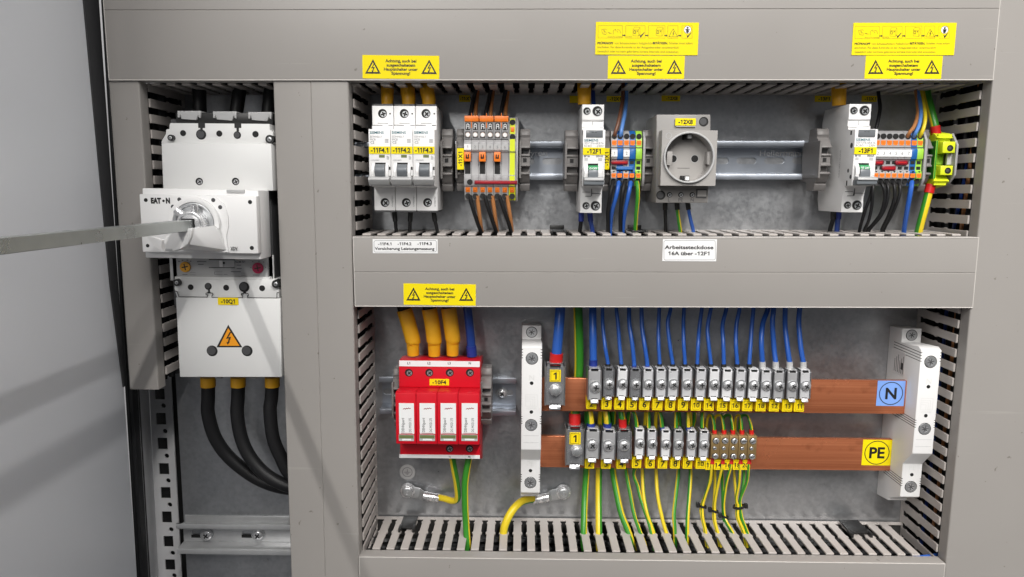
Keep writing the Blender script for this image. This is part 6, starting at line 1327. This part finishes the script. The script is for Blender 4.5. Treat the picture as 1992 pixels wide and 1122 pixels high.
def instruct(quad, lab):
    a, b, c, d = quad; th = panel('instruction_sticker', lab, 'instruction sticker', quad, YC-.25, 'label_yellow', 'yellow instruction stickers')
    Y = YC-.25; K = lambda x, y: (a+(x-75)/1815*(c-a), b+(y-65)/575*(d-b))
    m = MB('ink_olive'); wd = .2
    for (x0, y0, x1, y1) in ((120, 125, 548, 345), (608, 125, 950, 345), (1010, 125, 1300, 345), (1350, 125, 1530, 345), (1600, 125, 1780, 345)):
        for p, q_ in (((x0, y0), (x1, y0)), ((x1, y0), (x1, y1)), ((x1, y1), (x0, y1)), ((x0, y1), (x0, y0))): seg(m, K(*p), K(*q_), wd, Y-.26)
    m.build('picture_frame', th)
    m = MB('ink')
    for (x0, x1) in ((548, 605), (950, 1008), (1290, 1345), (1535, 1590)):
        m.pprism([K(x0, 290), K(x1-25, 290), K(x1-25, 275), K(x1, 298), K(x1-25, 320), K(x1-25, 306), K(x0, 306)], Y-.3, Y-.2)
    for ox in (850, 1680): m.pprism([K(ox, 275), K(ox+22, 300), K(ox+85, 240), K(ox+88, 250), K(ox+25, 335), K(ox+15, 335)], Y-.3, Y-.2)
    m.build('arrow_and_tick', th)
    m = MB('ink_olive')
    m.mat('ink')
    for p, q_ in (((180, 200), (200, 270)), ((180, 200), (250, 185)), ((250, 185), (270, 200)), ((200, 270), (265, 285)), ((215, 210), (250, 240)), ((230, 200), (225, 260)), ((250, 235), (270, 270)), ((290, 250), (360, 265)), ((310, 240), (330, 270)), ((385, 285), (390, 215)), ((390, 215), (430, 190)), ((430, 190), (440, 230)), ((455, 195), (500, 205)), ((460, 220), (470, 250)), ((500, 205), (520, 260))): seg(m, K(*p), K(*q_), .22, Y-.28)
    m.build('hand_drawing', th)
    for ox in (735, 1145):
        m = MB('ink_olive')
        for p, q_ in (((0, 200), (100, 200)), ((100, 200), (100, 310)), ((100, 310), (0, 300)), ((0, 300), (0, 200)), ((0, 200), (30, 150)), ((30, 150), (125, 155)), ((125, 155), (100, 200)), ((100, 310), (125, 270)), ((125, 270), (125, 155))): seg(m, K(ox+p[0], p[1]), K(ox+q_[0], q_[1]), .2, Y-.28)
        m.mat('ink')
        for p, q_ in (((15, 215), (15, 265)), ((15, 215), (45, 215)), ((15, 265), (45, 265)), ((45, 215), (45, 265)), ((65, 215), (85, 225)), ((85, 215), (70, 240))): seg(m, K(ox+p[0], p[1]), K(ox+q_[0], q_[1]), .35, Y-.3)
        m.build('device_drawing', th)
    m = MB('ink')
    for p, q_ in (((1445, 180), (1525, 320)), ((1525, 320), (1368, 320)), ((1368, 320), (1445, 180))): seg(m, K(*p), K(*q_), .28, Y-.28)
    bolt_mark(m, *K(1447, 260), 9.5, Y-.3); m.build('triangle_drawing', th)
    m = MB('label_white'); c0 = U(*K(1698, 195), Y); m.cyl((c0[0], Y-.24, c0[1]), (c0[0], Y-.2, c0[1]), 2.9, n=24); m.mat('ink'); m.ring(c0, 2.7, 2.95, Y-.3, Y-.22, n=24); m.cyl((c0[0], Y-.3, c0[1]+1.3), (c0[0], Y-.24, c0[1]+1.3), .75, n=14); m.box(c0[0]-1.6, c0[0]+1.6, Y-.3, Y-.24, c0[1]-.5, c0[1]+.4); m.cyl((c0[0], Y-.3, c0[1]-1.3), (c0[0], Y-.24, c0[1]-1.3), 1.1, n=14); m.build('helmet_drawing', th)
    m = MB('ink'); H = (d-b)/575
    m.ptext('PRÜFKNOPF', *K(248, 436), Y-.2, 36*H, 278*(c-a)/1815, bold=.035); m.build('bold_lettering', th); m = MB('ink'); m.ptext('BETÄTIGEN.', *K(1218, 433), Y-.2, 36*H, 268*(c-a)/1815, bold=.035); m.build('bold_lettering', th)
    m = MB('ink_olive')
    for s, x0, x1, y in (('von Schutzschaltern halbjährlich', 410, 1070, 436), ('Schalter muss sofort', 1375, 1790, 433), ('abschalten. Für diese Kontrolle ist der Anlagenbetreiber verantwortlich!', 108, 1545, 508), ('Gesetzlich oder normativ geforderte kürzere Intervalle sind einzuhalten.', 108, 1545, 582)):
        m.ptext(s, *K((x0+x1)/2, y), Y-.2, 34*H, (x1-x0)*(c-a)/1815)
    for s, x0, x1, y in (('every 6 months', 290, 545, 322), ('CLICK', 612, 720, 322)): m.ptext(s, *K((x0+x1)/2, y), Y-.2, 20*H, (x1-x0)*(c-a)/1815)
    m.build('lettering', th)
instruct((1158.5, 43, 1358.5, 106.5), 'large yellow instruction sticker with picture row above breaker -12F1 and the socket')
instruct((1658.5, 44, 1858.5, 107), 'large yellow instruction sticker with picture row above breaker -13F1, near the right end')
def white_label(quad, lab, lines):
    a, b, c, d = quad; th = panel('white_label', lab, 'label', quad, YC, 'label_white', 'white stickers on the middle duct')
    w_, h_ = c-a, d-b; e = 2.6; r = 2.2
    m = MB('ink_grey')
    for p, q_ in (((a+e+r, b+e), (c-e-r, b+e)), ((c-e, b+e+r), (c-e, d-e-r)), ((c-e-r, d-e), (a+e+r, d-e)), ((a+e, d-e-r), (a+e, b+e+r)), ((a+e, b+e+r), (a+e+r, b+e)), ((c-e-r, b+e), (c-e, b+e+r)), ((c-e, d-e-r), (c-e-r, d-e)), ((a+e+r, d-e), (a+e, d-e-r))): seg(m, p, q_, .28, YC-.28)
    m.build('border_line', th)
    m = MB('ink')
    for s, px, py, h, w2 in lines: m.ptext(s, px, py, YC-.2, h, w2, bold=.028)
    m.build('lettering', th)
white_label((725, 465, 851.5, 492.5), 'white sticker listing -11F4.1 to -11F4.3 on the middle duct', (('-11F4.1', 748.5, 474, 5.2, 26), ('-11F4.2', 787, 474, 5.2, 27), ('-11F4.3', 826, 474, 5.2, 28), ('Vorsicherung Leistungsmessung', 787, 483.3, 5.2, 116)))
white_label((1289, 465, 1394, 508), 'white sticker reading Arbeitssteckdose on the middle duct under the socket', (('Arbeitssteckdose', 1340.3, 480.8, 6.8, 95), ('16A über -12F1', 1340, 492.7, 6.8, 80)))
# tags glued to the plate at the back
for (a, b, c, d, s, lab) in ((1108, 186, 1124, 200, '', 'faded yellow tag half hidden behind the yellow sleeve of breaker -12F1'), (1180, 186.5, 1210, 198, '-12X1', 'yellow tag -12X1 glued to the back plate beside the brown wire'), (1287, 185.5, 1323, 197, '-12X8', 'yellow tag -12X8 glued to the back plate above the socket'),
                              (1585, 186, 1617, 198, '-13F1', 'yellow tag -13F1 glued to the back plate left of a yellow sleeve'), (1676, 186, 1706, 198, '-13X1', 'yellow tag -13X1 glued to the back plate left of a black wire'), (893, 185, 915, 198, '-11X1', 'yellow tag -11X1 glued to the back plate behind the black wires')):
    th = panel('plate_tag', lab, 'tag', (a, b, c, d), PLATE, 'tag_yellow', 'yellow tags on the back plate')
    if s: m = MB('ink'); m.ptext(s, (a+c)/2+2, (b+d)/2, PLATE-.22, 6.0, 22, bold=.03); m.build('lettering', th)
# earth symbol
xo, zo = U(792.5, 918, PLATE); th = thing('earth_symbol_sticker', 'round pale sticker with earth symbol above the left cable lug', 'sticker', (xo, PLATE, zo))
m = MB('clear_film'); m.cyl((xo, PLATE-.05, zo), (xo, PLATE-.25, zo), 7.6, n=36); m.build('sticker_sheet', th)
m = MB('ink_grey'); m.ring((xo, zo), 4.4, 4.85, PLATE-.34, PLATE-.24, n=36); m.box(xo-.22, xo+.22, PLATE-.34, PLATE-.24, zo, zo+3); 
for k, (w_, dz) in enumerate(((2.9, 0), (1.9, -1.1), (.9, -2.2))): m.box(xo-w_, xo+w_, PLATE-.34, PLATE-.24, zo+dz-.22, zo+dz+.22)
m.build('earth_mark', th)
# second stub of wires under the breaker -13F1
wire('navy_wire', 'short dark blue wire under breaker -13F1', 'wire', [(1631, 408, 42), (1630, 425, 42), (1628, 448, 44), (1627, 475, 44)], 2.2, 'wire_deep_blue', group='wires under breaker -13F1', sleeves=((0, 8, 'sleeve_navy', 1.25),))
wire('black_wire', 'short black wire under breaker -13F1', 'wire', [(1621, 408, 42), (1621, 424, 42), (1615, 446, 44), (1612, 475, 44)], 1.9, 'cable_black', group='wires under breaker -13F1', sleeves=((0, 8, 'black_plastic', 1.3),))
# black wire retainers clipped over the slots
def retainer(quad, Y0, Y1, lab, px, h=1.8):
    """flat clip lying on the slotted wall, two hooked ends"""
    a, c, yy = quad; x0, z0 = U(a, yy, Y0); x1 = U(c, yy, Y0)[0]
    th = thing('wire_retainer', lab, 'wire retainer', ((x0+x1)/2, (Y0+Y1)/2, z0), 'black wire retainers on the ducts')
    m = MB('black_plastic'); m.box(x0, x1, Y0, Y1, z0, z0+1.6); m.box(x0, x1, Y1-1.6, Y1, z0, z0+h); m.build('retainer_plate', th, bevel=.4)
    m = MB('black_plastic'); m.box(x0-.6, x0+1.6, Y0-4, Y0+6, z0-2, z0+2.2); m.box(x1-1.6, x1+.6, Y0-4, Y0+6, z0-2, z0+2.2); m.build('hook', th, bevel=.3)
retainer((777, 806, 1029), 44, 69, 'flat black wire retainer on the bottom duct below the left cable lug', 790)
retainer((1654, 1693, 1038), 44, 69, 'flat black wire retainer on the bottom duct below the right busbar support', 1670)
retainer((1072, 1101, 452), 30, 60, 'black wire retainer on the middle duct left of breaker -12F1', 1087, 5)
retainer((1230, 1258, 452), 30, 60, 'black wire retainer on the middle duct behind the green and yellow wire', 1245, 5)
# loose wires running inside the ducts, seen through the slots
k = 0
for (px, Y, mt, nm, dxp) in ((1893, 34, 'wire_tan', 'tan_wire', -32), (1886, 44, 'wire_deep_blue', 'navy_wire', -44), (1900, 52, 'cable_black', 'black_wire', -40), (1880, 58, 'wire_tan', 'tan_wire', -30)):
    wire(nm, {0: 'tan wire running down inside the right duct, nearest the cover', 1: 'dark blue wire running down inside the right duct', 2: 'black wire running down inside the right duct', 3: 'second tan wire deep inside the right duct'}[k], 'wire',
         [(px+14, 150, Y), (px+4, 250, Y+4), (px-10, 350, Y-2), (px+dxp*.8, 470, Y), (px+dxp, 600, Y+3), (px+dxp-16, 760, Y-3), (px+dxp-30, 900, Y), (px+dxp-50, 1060, Y+3)], 1.5, mt, group='wires inside the right duct'); k += 1
cols = ['wire_blue', None, 'wire_deep_blue', None, 'cable_black', 'wire_blue', None]
for i, mt in enumerate(cols):
    Y = 20+i*7.5; y0 = 1085+((i*37) % 23)
    desc = ('bright blue wire lying in the bottom duct, nearest its cover', 'green and yellow wire lying in the bottom duct, near its cover', 'dark blue wire lying in the middle of the bottom duct', 'green and yellow wire lying in the middle of the bottom duct', 'black wire lying in the bottom duct', 'bright blue wire lying deep in the bottom duct', 'green and yellow wire lying deep in the bottom duct')[i]
    wire(('blue_wire', 'green_yellow_wire', 'navy_wire', 'green_yellow_wire', 'black_wire', 'blue_wire', 'green_yellow_wire')[i], desc, 'wire',
         [(705, y0+14, Y), (900, y0+4*(i % 3), Y+3), (1150, y0+9, Y-2), (1400, y0-2, Y+2), (1600, y0+5, Y-2), (1720, y0+2, Y), (1790, y0-2, Y+1), (1838, y0-8, Y+2)], 1.5, mt, stripes=None if mt else GY, phase=-.3, group='wires inside the bottom duct')
